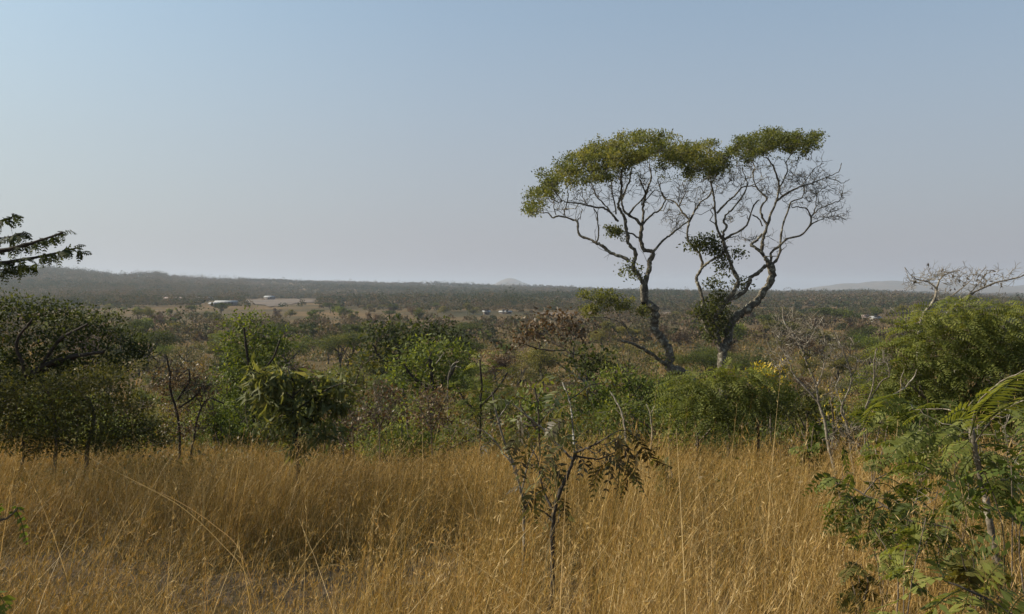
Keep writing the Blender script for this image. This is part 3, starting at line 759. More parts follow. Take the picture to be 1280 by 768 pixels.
# feathery small tree below the tall pair
A = Plant(11.5, 42)
A.stem([(947, 600), (948, 560), (947, 520), (944, 500), (935, 485)], 2.6, 1.4, root=True)
A.stem([(909, 590), (912, 545), (905, 515), (895, 492)], 2.2, 1.2, root=True, d0=11.8)
A.stem([(870, 590), (872, 545), (865, 510), (858, 490)], 2.2, 1.1, root=True, d0=12.2)
for uv in ([(945, 505), (962, 495), (985, 498)], [(938, 488), (915, 478), (895, 472)], [(938, 488), (950, 475), (960, 468)], [(900, 505), (875, 492), (850, 482)], [(865, 510), (850, 500), (838, 490)], [(897, 495), (900, 480), (905, 470)]):
    A.stem(uv, 1.1, .5)
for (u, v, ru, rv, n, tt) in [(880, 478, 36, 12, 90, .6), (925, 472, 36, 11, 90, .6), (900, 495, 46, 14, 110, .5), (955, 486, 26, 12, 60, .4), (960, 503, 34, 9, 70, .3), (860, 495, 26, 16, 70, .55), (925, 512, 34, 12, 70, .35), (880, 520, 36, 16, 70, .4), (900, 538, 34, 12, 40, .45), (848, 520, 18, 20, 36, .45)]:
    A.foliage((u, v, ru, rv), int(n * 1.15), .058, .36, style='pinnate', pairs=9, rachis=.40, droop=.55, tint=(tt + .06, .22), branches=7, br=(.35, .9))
A.finish('small_tree', 'small feathery-leaved tree on thin dark stems below the two tall trees', 'tree', M['bark_dark'], M['feather'])

shrub('shrub', 'yellow-leaved shrub glowing beside the bare many-stemmed shrub', 'shrub', 17, 43,
      [([(965, 560), (963, 520), (962, 490), (958, 470)], 1.6, .8), ([(963, 500), (973, 480), (975, 455)], 1.1, .6)], [(952, 466, 13, 8, .6), (962, 474, 14, 9, .6), (973, 482, 11, 7, .5), (974, 455, 6, 5, .6), (968, 464, 12, 7, .5)], .085, 'yellow', dens=.5, tint=(.55, .25), branches=7)
shrub('shrub', 'sparse yellowing shrub among the bare stems', 'shrub', 12, 44,
      [([(1040, 590), (1042, 540), (1040, 505)], 1.6, .8)], [(1042, 495, 14, 10, .5), (1050, 520, 20, 16, .3), (1035, 525, 14, 14, .2)], .06, 'yellow', dens=.13, tint=(.35, .3), branches=10)

A = Plant(8.5, 45)
A.stem([(1046, 600), (1040, 575), (1034, 548), (1030, 522), (1023, 502), (1020, 482), (1008, 452), (1000, 432), (986, 412), (979, 398), (978, 384)], 2.59, 0.72, root=True)
A.stem([(1023, 503), (1004, 482), (992, 468), (984, 448), (973, 430), (966, 412)], 1.58, 0.56)
A.stem([(1012, 462), (1004, 440), (1012, 425), (1030, 395)], 1.01, 0.40)
A.stem([(1020, 485), (1026, 470), (1030, 455), (1028, 440)], 0.86, 0.40)
A.stem([(992, 418), (1002, 412), (1012, 400), (1025, 388)], 0.79, 0.36)
A.stem([(984, 448), (976, 452), (965, 440), (958, 425)], 0.79, 0.36)
A.stem([(1068, 600), (1064, 560), (1058, 530), (1052, 510), (1064, 478), (1058, 450), (1048, 428), (1042, 415)], 2.16, 0.56, root=True, d0=8.7)
A.stem([(1056, 520), (1050, 500), (1045, 485), (1050, 470)], 0.86, 0.40)
A.stem([(1062, 470), (1070, 462), (1072, 448)], 0.72, 0.36)
A.stem([(1078, 600), (1082, 560), (1080, 520), (1092, 480), (1092, 455), (1096, 436)], 1.73, 0.64, root=True, d0=8.4)
A.stem([(1083, 510), (1100, 478), (1112, 470), (1108, 450)], 1.01, 0.48)
A.stem([(1090, 500), (1112, 495), (1130, 485), (1142, 472), (1146, 462)], 1.37, 0.72)
A.stem([(1128, 486), (1126, 474), (1130, 462)], 0.72, 0.32)
for u, v, ru, rv, n in [(985, 410, 20, 24, 30), (1015, 420, 22, 28, 28), (1050, 440, 20, 24, 26), (975, 450, 16, 20, 16), (1085, 455, 24, 20, 18), (1055, 545, 26, 26, 26), (1030, 480, 20, 20, 12)]:
    pts = A.ell(n, (u, v, ru, rv), dr=.3)[0]
    for p in pts[np.argsort(pts[:, 2])]:
        b = A.branch_to(p, A.m(.45), A.m(.9), 4, wig=.10)
        if b is not None:
            A.twigs([b[-1], b[len(b) // 2]], 2, .10, A.m(.35))
for c in [(1055, 560, 30, 22), (1075, 520, 24, 16), (1010, 455, 20, 20)]:
    A.foliage(c, 14, .05, .4, tint=(.4, .2), per=3)
A.finish('bare_shrub', 'leafless many-stemmed shrub with grey twisting stems rising from the grass', 'shrub', M['bark_pale'], M['olive'], wood='stem', crown='foliage')

# bare-crowned tree above the big feathery bush
A = Plant(13, 46)
A.stem([(1152, 560), (1150, 480), (1148, 440), (1150, 405), (1156, 392), (1168, 374), (1171, 360)], 3.6, 1.6, root=True)
A.stem([(1171, 362), (1160, 352), (1148, 350), (1138, 344)], 1.2, .5)
A.stem([(1171, 362), (1176, 348), (1186, 342), (1200, 338)], 1.2, .5)
A.stem([(1149, 410), (1136, 398), (1122, 392), (1112, 384)], 1.3, .5)
A.stem([(1154, 400), (1164, 408), (1180, 395), (1195, 380), (1210, 370), (1228, 360), (1250, 352), (1275, 346), (1300, 332)], 2.2, .8, .4)
A.stem([(1210, 370), (1222, 356), (1232, 344), (1240, 338)], .9, .4)
A.stem([(1168, 376), (1186, 372), (1200, 362), (1212, 352)], 1.1, .5)
A.stem([(1146, 430), (1140, 424), (1134, 420)], 1.5, .9); A.stem([(1149, 432), (1156, 424), (1160, 414)], 1.4, .8)
for u, v, ru, rv, n in [(1165, 345, 34, 15, 24), (1195, 345, 28, 14, 22), (1222, 347, 26, 12, 15), (1150, 355, 20, 10, 9), (1190, 365, 30, 8, 8), (1245, 355, 20, 6, 6), (1285, 338, 12, 8, 6), (1130, 392, 16, 8, 8)]:
    pts = A.ell(n, (u, v, ru, rv), dr=.9)[0]
    for p in pts[np.argsort(pts[:, 2])]:
        b = A.branch_to(p, A.m(.32), A.m(.7), 4, wig=.10)
        if b is not None:
            A.twigs([b[-1], b[len(b) // 2]], 2, .14, A.m(.26))
for c in [(1180, 350, 46, 16), (1225, 352, 30, 12)]:
    A.foliage(c, 16, .07, .5, tint=(.1, .1), per=1, droop=1)
A.finish('bare_tree', 'leafless tree with a web of pale twigs above the big feathery bush', 'tree', M['bark_pale'], M['brown'])

A = Plant(9.5, 47)
A.stem([(1215, 600), (1212, 540), (1205, 480), (1200, 430)], 3.5, 1.5, root=True)
A.stem([(1210, 520), (1180, 470), (1165, 430)], 2.4, 1); A.stem([(1208, 500), (1240, 450), (1255, 410)], 2.4, 1); A.stem([(1212, 540), (1250, 500), (1275, 470)], 2.2, 1); A.stem([(1212, 550), (1170, 510), (1135, 480)], 2.2, 1)
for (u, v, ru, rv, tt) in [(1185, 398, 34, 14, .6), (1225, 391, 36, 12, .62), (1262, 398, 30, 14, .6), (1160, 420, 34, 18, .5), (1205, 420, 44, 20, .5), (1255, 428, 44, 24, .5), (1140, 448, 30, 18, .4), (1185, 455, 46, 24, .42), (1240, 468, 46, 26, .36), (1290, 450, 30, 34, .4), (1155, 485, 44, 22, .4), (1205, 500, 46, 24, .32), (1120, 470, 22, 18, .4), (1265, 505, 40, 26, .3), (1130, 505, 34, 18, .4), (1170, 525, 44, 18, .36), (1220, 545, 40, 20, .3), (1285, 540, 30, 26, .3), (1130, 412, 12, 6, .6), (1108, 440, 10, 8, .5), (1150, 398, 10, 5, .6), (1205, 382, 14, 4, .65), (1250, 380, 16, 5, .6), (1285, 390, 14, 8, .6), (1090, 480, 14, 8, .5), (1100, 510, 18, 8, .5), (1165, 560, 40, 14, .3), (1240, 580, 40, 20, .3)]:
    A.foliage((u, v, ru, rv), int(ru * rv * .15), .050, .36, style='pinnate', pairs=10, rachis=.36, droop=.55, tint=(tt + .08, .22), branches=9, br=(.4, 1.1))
A.finish('feathery_bush', 'big green feathery-leaved bush filling the space under the bare twig tree', 'bush', M['twig'], M['feather'], wood='stem', crown='foliage')


# ------------------------------------------------------------------ foreground saplings
def front_sapling():
    d = 3.6
    A = Plant(d, 51)
    A.stem([(690, 745), (690.5, 700), (691, 660), (693, 640), (698, 618), (708, 598), (716, 577), (719, 566)], 3.4, 2.2, 0, root=True, sides=9)
    low_wood, A.wood = A.wood, Builder()
    A.stem([(718, 568), (717, 548), (715, 525), (712, 500), (707, 487), (702, 476)], 1.5, .7, .15)
    A.stem([(716, 575), (704, 563), (690, 549), (672, 531), (655, 517), (640, 505)], 1.5, .8, -.25)
    upper, A.wood = A.wood, low_wood
    A.stem([(719, 566), (732, 561), (745, 555), (760, 546)], 1.7, .8, -.2)
    A.stem([(718, 570), (735, 573), (750, 574), (768, 566)], 1.5, .7, .15)
    A.stem([(693, 640), (684, 625), (676, 600), (672, 575), (664, 560)], 1.6, .7, .2)
    A.stem([(692, 650), (680, 640), (668, 636)], 1.3, .6, -.1)
    A.stem([(745, 556), (770, 540), (782, 538)], 1.0, .5, .2)
    A.stem([(712, 500), (724, 492), (738, 482), (752, 480)], .9, .5, .2)
    ms = A.m
    fr = [([(757, 548), (775, 552), (784, 575), (790, 605)], 10, .30), ([(768, 566), (774, 585), (772, 610), (768, 636)], 9, .28), ([(760, 548), (782, 562), (792, 585), (794, 602)], 9, .22),
          ([(745, 556), (760, 570), (762, 592), (754, 625)], 9, .34), ([(780, 540), (800, 556), (815, 575), (838, 583)], 10, .24), ([(782, 538), (796, 545), (806, 560), (812, 600)], 9, .3), ([(752, 574), (765, 590), (772, 620)], 8, .2),
          ([(735, 573), (742, 588), (738, 606)], 7, .2), ([(719, 568), (730, 580), (722, 600)], 6, .25), ([(668, 565), (655, 570), (650, 590), (655, 612)], 8, .34), ([(672, 580), (690, 575), (702, 590), (704, 606)], 8, .25),
          ([(664, 560), (650, 552), (636, 556), (622, 570)], 9, .5), ([(676, 602), (662, 608), (655, 622), (650, 640)], 8, .4), ([(682, 625), (690, 632), (684, 652), (678, 668)], 7, .3), ([(668, 636), (656, 640), (646, 655)], 7, .35),
          ([(690, 549), (684, 560), (690, 578), (696, 585)], 7, .4), ([(672, 531), (664, 545), (666, 562)], 7, .45), ([(655, 517), (645, 528), (646, 548), (640, 560)], 8, .5), ([(640, 505), (628, 500), (616, 505), (606, 515)], 8, .6),
          ([(703, 478), (692, 470), (682, 474), (672, 484)], 8, .8), ([(708, 488), (695, 492), (690, 503), (686, 520)], 8, .75), ([(712, 505), (700, 512), (696, 525), (697, 545)], 8, .7), ([(715, 525), (726, 520), (734, 532), (736, 552)], 8, .5),
          ([(738, 483), (730, 490), (728, 505)], 7, .55), ([(752, 480), (764, 478), (774, 488), (780, 500)], 8, .5), ([(703, 476), (716, 468), (730, 474), (738, 482)], 8, .65), ([(724, 492), (738, 500), (742, 518), (738, 535)], 8, .4),
          ([(716, 545), (704, 548), (697, 560)], 6, .55), ([(752, 560), (764, 556), (780, 548), (795, 541), (808, 538)], 9, .35), ([(790, 570), (806, 568), (822, 560)], 7, .3), ([(697, 620), (704, 632), (702, 648)], 6, .25)]
    for uv, pairs, tt in fr:
        e = A.g.normal() * .12
        line = uvline([(a, b, d + .05 + e * (i / len(uv))) for i, (a, b) in enumerate(uv)], 4)
        A.frond_line(line, pairs, ms(15.0) * A.g.uniform(.75, 1.15), ms(4.4), tt + (.18 if uv[0][0] < 715 else .14), .14, ms(.5), hang=.35)
    for _ in range(34):
        side = A.g.random() < .5
        u0, v0 = (A.g.uniform(640, 712), A.g.uniform(510, 640)) if side else (A.g.uniform(722, 800), A.g.uniform(540, 590))
        ln = A.g.uniform(26, 52); an = A.g.uniform(.6, 2.6); e = A.g.uniform(-.25, .25)
        line = uvline([(u0, v0, d + e), (u0 + ln * .45 * math.cos(an), v0 + ln * .4 * math.sin(an), d + e), (u0 + ln * .8 * math.cos(an), v0 + ln * math.sin(an), d + e)], 4)
        A.frond_line(line, 8, ms(A.g.uniform(10, 15)), ms(4.2), A.g.uniform(.35, .75) if side else A.g.uniform(.3, .65), .14, ms(.5), hang=.35, roll=.7)
        A.branch_to(line[0], ms(.4), ms(.8), 4)
    A.finish('sapling', 'dark thin sapling standing in the open grass with fern-like leaves hanging from its side twigs', 'sapling', M['bark_dark'], M['dryleaf'], wood='stem', crown='foliage', extra=[('upper_stem', upper, M['bark_white'])])


M['dryleaf'] = leaf_mat('dry_compound_leaf', [(0, (.030, .021, .011)), (.25, (.062, .046, .018)), (.5, (.085, .082, .022)), (.8, (.13, .14, .042)), (1, (.30, .32, .18))], .28, (1.4, 1.2, .6))
front_sapling()

A = Plant(4.4, 52)
A.stem([(655, 640), (650, 610), (641, 578), (630, 552), (624, 530), (618, 505), (615, 490)], 2.0, 1.0, 0, root=True)
A.stem([(641, 580), (628, 566), (618, 550), (606, 540), (590, 534)], 1.1, .5)
A.stem([(652, 615), (660, 580), (668, 560), (660, 545)], 1.1, .5)
A.stem([(622, 525), (632, 510), (640, 500)], 1.0, .5)
A.stem([(648, 600), (640, 580), (632, 560)], 1.4, .6)
for uv, pairs, tt in [([(612, 492), (600, 488), (588, 490), (578, 494)], 9, 1.0), ([(606, 540), (595, 528), (582, 524), (572, 528)], 9, .8), ([(590, 534), (580, 545), (572, 560)], 8, .75), ([(618, 550), (608, 556), (602, 570)], 7, .6), ([(606, 540), (598, 548), (590, 552)], 6, .7), ([(660, 545), (648, 540), (640, 548)], 6, .6), ([(640, 500), (650, 496), (660, 502)], 7, .6), ([(624, 530), (612, 525), (604, 514)], 7, .55), ([(641, 578), (652, 570), (660, 578), (664, 592)], 7, .5), ([(660, 580), (672, 584), (676, 600)], 7, .4), ([(650, 610), (638, 612), (630, 624)], 6, .4), ([(618, 505), (628, 496), (640, 492)], 6, .5)]:
    line = uvline([(a, b, 4.4 + A.g.normal() * .05) for a, b in uv], 4)
    A.frond_line(line, pairs, A.m(9.5), A.m(3.2), max(.3, tt - .22), .12, A.m(.5), hang=.3)
A.finish('sapling', 'thin pale dry sapling with curled olive feather leaves left of the dark sapling', 'sapling', M['bark_pale'], M['dryleaf'], wood='stem', crown='foliage')

A = Plant(3.4, 53)                                       # sapling with the pale trunk near the right edge
A.stem([(1256, 765), (1251, 725), (1244, 690), (1237, 650), (1230, 612), (1222, 578), (1216, 552), (1213, 525)], 5.5, 3.4, 0, root=True, sides=9)
A.stem([(1214, 535), (1222, 505), (1245, 482), (1270, 468), (1310, 455)], 1.0, .6, -.9)
A.stem([(1218, 555), (1240, 525), (1270, 505), (1310, 490)], 1.0, .6, -.7)
A.stem([(1216, 550), (1195, 545), (1180, 535), (1172, 530)], 1.0, .5, .1)
A.stem([(1228, 605), (1250, 600), (1275, 590)], 1.0, .5, .2)
A.stem([(1214, 545), (1200, 525), (1185, 512), (1150, 512)], .9, .5, .3)
lf = [([(1213, 545), (1222, 515), (1245, 490), (1275, 470), (1315, 452)], 26, .74, 30, 8, -.9), ([(1225, 532), (1250, 512), (1280, 498), (1320, 482)], 18, .88, 24, 8, -.8), ([(1170, 528), (1155, 518), (1140, 522), (1128, 532)], 14, .62, 14, 4.5, .1),
      ([(1196, 518), (1180, 506), (1160, 506), (1142, 514)], 14, .55, 14, 4.5, .2), ([(1200, 540), (1180, 545), (1162, 556), (1148, 572)], 13, .6, 15, 5, 0), ([(1214, 548), (1202, 560), (1186, 572), (1172, 592)], 12, .58, 17, 5.5, -.1), ([(1190, 508), (1200, 515), (1206, 528)], 9, .5, 12, 4, .2),
      ([(1212, 530), (1195, 505), (1175, 500)], 12, .4, 13, 4.5, .3), ([(1220, 575), (1232, 590), (1236, 610), (1230, 632)], 10, .34, 17, 6, .1), ([(1225, 590), (1245, 585), (1262, 598), (1270, 625)], 11, .32, 18, 6, .1), ([(1275, 590), (1290, 585), (1305, 590)], 10, .4, 18, 6, 0), ([(1250, 600), (1258, 620), (1255, 645)], 9, .3, 18, 6, .1),
      ([(1216, 560), (1235, 555), (1255, 560), (1272, 575)], 12, .36, 17, 6, .1), ([(1270, 505), (1280, 525), (1285, 560), (1282, 590)], 14, .5, 20, 7, -.5), ([(1285, 500), (1295, 530), (1298, 570)], 14, .5, 20, 7, -.6), ([(1218, 570), (1205, 585), (1200, 605), (1202, 625)], 10, .34, 15, 5, .1), ([(1260, 480), (1250, 500), (1252, 520)], 10, .45, 16, 5, -.5),
      ([(1110, 500), (1095, 505), (1084, 520), (1078, 535)], 12, .65, 14, 4.2, .6), ([(1130, 492), (1112, 494), (1098, 500), (1086, 508)], 12, .55, 14, 4.2, .7), ([(1150, 512), (1128, 502), (1110, 502)], 12, .5, 13, 4, .5), ([(1150, 512), (1130, 520), (1112, 532), (1100, 550)], 12, .6, 14, 4, .5)]
for uv, pairs, tt, ll, lw, dz in lf:
    dd = 3.4
    line = uvline([(a, b, dd + dz * (i + 1) / len(uv)) for i, (a, b) in enumerate(uv)], 4)
    A.frond_line(line, pairs, A.m(ll, dd + dz), A.m(lw, dd + dz), tt, .10, A.m(.9), hang=.3)
for _ in range(70):                                      # the mass of further feather leaves round the stem
    u0, v0 = A.g.uniform(1120, 1290), A.g.uniform(500, 640)
    ln = A.g.uniform(28, 60); an = A.g.uniform(-.5, 1.4) if u0 > 1215 else math.pi - A.g.uniform(-.5, 1.4)
    e = A.g.uniform(-.5, .6)
    line = uvline([(u0, v0, 3.5 + e), (u0 + ln * .4 * math.cos(an), v0 + ln * .4 * math.sin(an) - 6, 3.5 + e * 1.1), (u0 + ln * math.cos(an), v0 + ln * math.sin(an) + 4, 3.5 + e * 1.2)], 4)
    A.frond_line(line, 11, A.m(A.g.uniform(11, 17)), A.m(A.g.uniform(3.6, 5.5)), A.g.uniform(.25, .75), .1, A.m(.7), hang=.3, roll=.7)
    A.branch_to(line[0], A.m(.5), A.m(.9), 4)
A.finish('sapling', 'pale-trunked sapling with large arching fern-like fronds beside the feathery bush', 'sapling', M['bark_pale'], M['feather'], wood='stem', crown='foliage')

A = Plant(3.1, 54)                                       # leaning stem, lower right
A.stem([(1262, 775), (1235, 735), (1200, 695), (1165, 668), (1135, 650), (1105, 632), (1080, 618), (1058, 606), (1035, 604)], 2.6, 1.0, .4, root=True)
A.stem([(1135, 650), (1160, 655), (1190, 662), (1212, 690), (1232, 718)], 1.0, .6, -.1)
A.stem([(1105, 632), (1085, 640), (1070, 645)], 1.1, .5); A.stem([(1165, 668), (1150, 690), (1140, 700)], 1.1, .5); A.stem([(1080, 618), (1095, 600), (1110, 592)], 1.0, .5)
for uv, pairs, tt, ll in [([(1058, 606), (1042, 598), (1028, 608), (1020, 622)], 11, .5, 13), ([(1070, 612), (1060, 625), (1042, 628), (1018, 634)], 12, .62, 13), ([(1085, 640), (1068, 648), (1058, 662)], 10, .4, 14), ([(1080, 620), (1068, 636), (1052, 640), (1034, 646)], 11, .3, 12), ([(1095, 628), (1080, 640), (1062, 660), (1050, 690)], 11, .25, 12), ([(1105, 634), (1100, 650), (1092, 668)], 9, .25, 14), ([(1120, 642), (1112, 662), (1100, 680), (1098, 700)], 10, .4, 15), ([(1140, 655), (1136, 675), (1124, 692), (1110, 700)], 10, .5, 15), ([(1150, 660), (1156, 680), (1150, 702)], 9, .3, 15), ([(1110, 592), (1125, 588), (1140, 594)], 9, .55, 13), ([(1090, 605), (1106, 605), (1122, 612), (1130, 624)], 10, .55, 13), ([(1120, 640), (1140, 632), (1160, 636)], 10, .5, 14), ([(1165, 668), (1182, 672), (1190, 690)], 9, .3, 15), ([(1180, 680), (1176, 700), (1160, 712)], 9, .35, 16), ([(1200, 695), (1215, 690), (1230, 698)], 9, .6, 15), ([(1095, 625), (1086, 660), (1080, 690)], 10, .3, 12)]:
    line = uvline([(a, b, 3.15 + A.g.normal() * .12) for a, b in uv], 4)
    A.frond_line(line, pairs, A.m(ll), A.m(4.2), tt, .12, A.m(.6), hang=.4)
for _ in range(70):
    u0 = A.g.uniform(1035, 1240); v0 = 604 + (u0 - 1040) * .52 + A.g.normal() * 22
    ln = A.g.uniform(24, 46); an = A.g.uniform(.3, 2.9)
    e = A.g.uniform(-.3, .3)
    line = uvline([(u0, v0, 3.2 + e), (u0 + ln * .4 * math.cos(an), v0 + ln * .4 * math.sin(an) - 6, 3.2 + e), (u0 + ln * math.cos(an), v0 + ln * math.sin(an), 3.2 + e)], 4)
    A.frond_line(line, 11, A.m(A.g.uniform(9, 14)), A.m(A.g.uniform(3.2, 4.6)), A.g.uniform(.25, .7), .1, A.m(.6), hang=.3, roll=.7)
    A.branch_to(line[0], A.m(.4), A.m(.7), 4)
A.finish('sapling', 'leaning sapling with a slanting stem and small dark fern leaves low over the grass', 'sapling', M['twig'], M['feather'], wood='stem', crown='foliage')

A = Plant(2.3, 55)                                       # lowest right corner
A.stem([(1300, 800), (1270, 775), (1240, 752), (1210, 738), (1185, 728), (1178, 720)], 3, 1.2, .1, root=True)
for uv, pairs, tt, ll, lw in [([(1185, 728), (1170, 722), (1150, 732), (1120, 752), (1085, 764)], 9, .95, 14, 11), ([(1200, 738), (1185, 745), (1165, 762), (1140, 790)], 15, .55, 30, 8), ([(1210, 740), (1205, 760), (1190, 785)], 12, .85, 28, 8), ([(1240, 752), (1232, 735), (1240, 715), (1255, 705)], 10, .8, 20, 8), ([(1180, 722), (1172, 705), (1168, 690)], 9, .2, 22, 7), ([(1240, 752), (1255, 765), (1258, 790)], 10, .3, 24, 8), ([(1260, 768), (1272, 750), (1290, 740)], 10, .4, 24, 8)]:
    line = uvline([(a, b, 2.3 + A.g.normal() * .06) for a, b in uv], 4)
    A.frond_line(line, pairs, A.m(ll), A.m(lw), tt, .10, A.m(1.), hang=.25)
A.finish('fern_plant', 'low plant with big ladder-like fronds at the very bottom beside the pale trunk', 'plant', M['bark_dark'], M['feather'], wood='stem', crown='foliage')

A = Plant(2.5, 56)                                       # twig and leaves at the left edge
A.stem([(-60, 720), (-40, 680), (-20, 655), (0, 651), (12, 646), (22, 636)], 2.5, 1.0, 0, root=True)
for uv, pairs, tt in [([(20, 638), (26, 650), (30, 668), (34, 680)], 6, .6), ([(0, 650), (-4, 640), (2, 630)], 5, .35), ([(-20, 655), (-8, 640), (-2, 622)], 6, .5), ([(14, 645), (22, 634), (30, 640)], 4, .15)]:
    A.frond_line(uvline([(a, b, 2.5) for a, b in uv], 4), pairs, A.m(10), A.m(6), tt, .1, A.m(.7))
A.finish('seedling', 'broken twig with a few green leaves poking in over the shaded grass', 'plant', M['twig'], M['green'], wood='stem', crown='foliage')
A = Plant(2.2, 57)
A.stem([(-30, 830), (-25, 780), (-15, 755)], 2, 1, 0, root=True)
for uv in ([(-15, 755), (-4, 742), (4, 752), (10, 760)], [(-18, 765), (-4, 760), (8, 772)], [(-15, 755), (-14, 735), (-6, 720)]):
    A.frond_line(uvline([(a, b, 2.2) for a, b in uv], 4), 5, A.m(18), A.m(10), .8, .1, A.m(.8))
A.finish('seedling', 'bright green leaf tuft in the lowest corner below the broken twig', 'plant', M['twig'], M['green'], wood='stem', crown='foliage')


def weed(u, v, d, hpx, seed, leaf, tint, label, n=9, pairs=9, lpx=13, wpx=4.5, name='leafy_weed', stems=3):
    A = Plant(d, seed)
    for k in range(stems):
        x = (k - (stems - 1) / 2) * hpx * .28
        A.stem([(u + x * .3, v), (u + x * .6, v - hpx * .5), (u + x + A.g.normal() * hpx * .1, v - hpx * A.g.uniform(.85, 1.1))], 1.3, .6, root=(k == 0 or True), d0=d + A.g.normal() * .06)
    top = A.npos[A.npos[:, 2] > np.quantile(A.npos[:, 2], .35)]
    for k in range(n * stems):
        p = top[A.g.integers(len(top))] + A.g.normal(size=3) * A.m(hpx * .05)
        an = A.g.uniform(0, 2 * math.pi)
        A.frond(p, np.array([math.cos(an), math.sin(an), A.g.uniform(-.1, .6)]), A.m(hpx * A.g.uniform(.28, .55)), pairs, A.m(lpx) * A.g.uniform(.7, 1.2), A.m(wpx), .5, np.clip(tint + A.g.normal() * .16, 0, 1), .1, A.m(.5))
    A.finish(name, label, 'plant', M['twig'], M[leaf], 'leafy weeds in the grass', wood='stem', crown='foliage')


weed(1105, 720, 3.6, 70, 201, 'feather', .45, 'small ferny weed low in the grass beneath the leaning sapling')
weed(1180, 690, 4.2, 80, 202, 'feather', .5, 'olive ferny weed between the leaning sapling and the pale trunk')
weed(1150, 600, 5.5, 70, 203, 'feather', .55, 'bushy ferny weed under the arching fronds of the pale-trunked sapling', n=11)
weed(1095, 585, 6.5, 60, 204, 'feather', .6, 'light green ferny weed at the foot of the bare many-stemmed shrub', n=11)
weed(1265, 690, 2.8, 110, 205, 'green', .4, 'dark broad-leaved weed close to the right side of the pale trunk', lpx=20, wpx=9, pairs=6)
weed(1210, 640, 4.6, 80, 206, 'olive', .6, 'yellowish weed just left of the pale trunk, half sunk in grass', lpx=12, wpx=5)
weed(1130, 745, 2.7, 90, 219, 'feather', .6, 'light ferny weed at the bottom edge left of the ladder-like fronds', n=8, lpx=16, wpx=6)
weed(1075, 760, 3.0, 60, 220, 'olive', .5, 'low olive weed at the bottom edge, outermost from the pale trunk', n=7)
weed(1195, 620, 5.0, 90, 221, 'feather', .6, 'tall ferny weed standing behind the pale trunk', n=12)
weed(1275, 620, 4.2, 90, 207, 'feather', .4, 'ferny weed right of the pale trunk and above the dark broad-leaved weed')
weed(1062, 660, 4.8, 46, 208, 'olive', .55, 'low olive weed in front of the tip of the leaning sapling', n=7)
weed(1220, 752, 2.6, 60, 209, 'olive', .7, 'yellow-green weed behind the lowest ladder-like fronds', lpx=15, wpx=7)
weed(1130, 560, 8.0, 60, 210, 'green', .5, 'bright weed clump before the foot of the big feathery bush', n=12)
weed(1015, 575, 9.0, 40, 212, 'green', .45, 'low green weed against the foot of the bare shrub', n=10)
weed(835, 610, 6.8, 30, 218, 'olive', .45, 'low dull weed in the grass right of the dark sapling', n=7)


# ------------------------------------------------------------------ single tall straws
def stalk(uv, d0, d1, r, label):
    B = Builder()
    uv = np.asarray(uv, float)
    pts = smooth_line(P(uv[:, 0], uv[:, 1], np.linspace(d0, d1, len(uv))), 5)
    gz = height(*pts[0, :2])
    base = np.array([pts[0, 0], pts[0, 1], gz])
    if pts[0, 2] > gz:                                     # carry the straw on, bending down into its tuft
        t_ = unit(pts[0] - pts[2]); hgt = pts[0, 2] - gz
        run = np.array([t_[0], t_[1], 0]) * hgt * .55
        base = pts[0] + run; base[2] = height(base[0], base[1])
        pts = smooth_line(np.vstack([[base - [0, 0, .05]], [pts[0] + run * .62 - [0, 0, hgt * .48]], pts[2::7], [pts[-1]]]), 5)
    r = r * .42
    tube(B, pts, np.linspace(r, r * .5, len(pts)), 5, .72)
    tp = pts[-max(3, len(pts) // 6):]
    for q in range(9):
        p = tp[rng.integers(len(tp))]
        a = unit(tp[-1] - tp[0] + rng.normal(size=3) * .1)[None]
        leaves(B, p[None], a, side_of(a),   .018, .0026, .8)
    o = B.obj('grass_stalk', M['grass'], origin=base); o.location = base
    tag(o, label, 'grass stalk', 'tall single straws')


stalk([(318, 735), (300, 712), (270, 672), (235, 640), (200, 618), (165, 600), (130, 582), (95, 562), (76, 554)], 3.4, 4.6, .0042, 'very long pale straw slanting across the shaded grass')
stalk([(312, 706), (290, 680), (262, 652), (228, 630), (195, 613), (165, 603)], 3.6, 4.4, .003, 'thinner straw close behind the very long slanting one')
stalk([(303, 640), (306, 590), (310, 550), (312, 520)], 7.8, 7.8, .006, 'upright straw just left of the drooping-leaved sapling, the taller of two')
stalk([(328, 640), (330, 580), (326, 545), (320, 520)], 7.6, 7.6, .005, 'bent upright straw close to the drooping-leaved sapling')
stalk([(150, 740), (165, 715), (180, 690), (190, 660)], 3., 3.1, .003, 'short pale straw crossing the dark hollow in the shaded grass')
stalk([(905, 700), (893, 660), (880, 640), (872, 632)], 3.6, 3.7, .0028, 'curved straw in the sunny grass right of the dark sapling')
stalk([(800, 700), (790, 680), (778, 665), (768, 658)], 3.2, 3.3, .0028, 'slanting straw low between dark sapling and sunny grass')
stalk([(1072, 700), (1076, 640), (1078, 600)], 4., 4., .003, 'upright straw before the leaning sapling')
stalk([(322, 712), (338, 696), (362, 680), (396, 664)], 3.3, 3.4, .003, 'grey broken straw lying over the dark hollow in the grass')
stalk([(965, 690), (962, 640), (955, 590), (958, 560)], 5.2, 5.2, .0035, 'straw standing above the sunny grass near the small feathery tree')


# ------------------------------------------------------------------ grass
def grass_noise(x, y):
    return (np.sin(x * 1.7 + 1.3 * np.sin(y * 1.1)) + np.sin(y * 2.1 + .7 * x + 2) + np.sin(x * .63 - y * .51 + 1)) / 3


HOLLOWS = [(-2.75, 5.2, .50, 1.35), (-1.98, 5.2, .36, 1.1), (-1.25, 5.1, .48, 1.4), (-.58, 5.7, .26, 1.2), (.30, 4.9, .16, .7), (1.15, 4.6, .22, .7), (-3.6, 6.4, .5, 1.0), (-1.7, 8.4, .6, .6), (.3, 8.8, .5, .5), (1.9, 7.6, .5, .5), (.9, 9.5, .7, .6)]


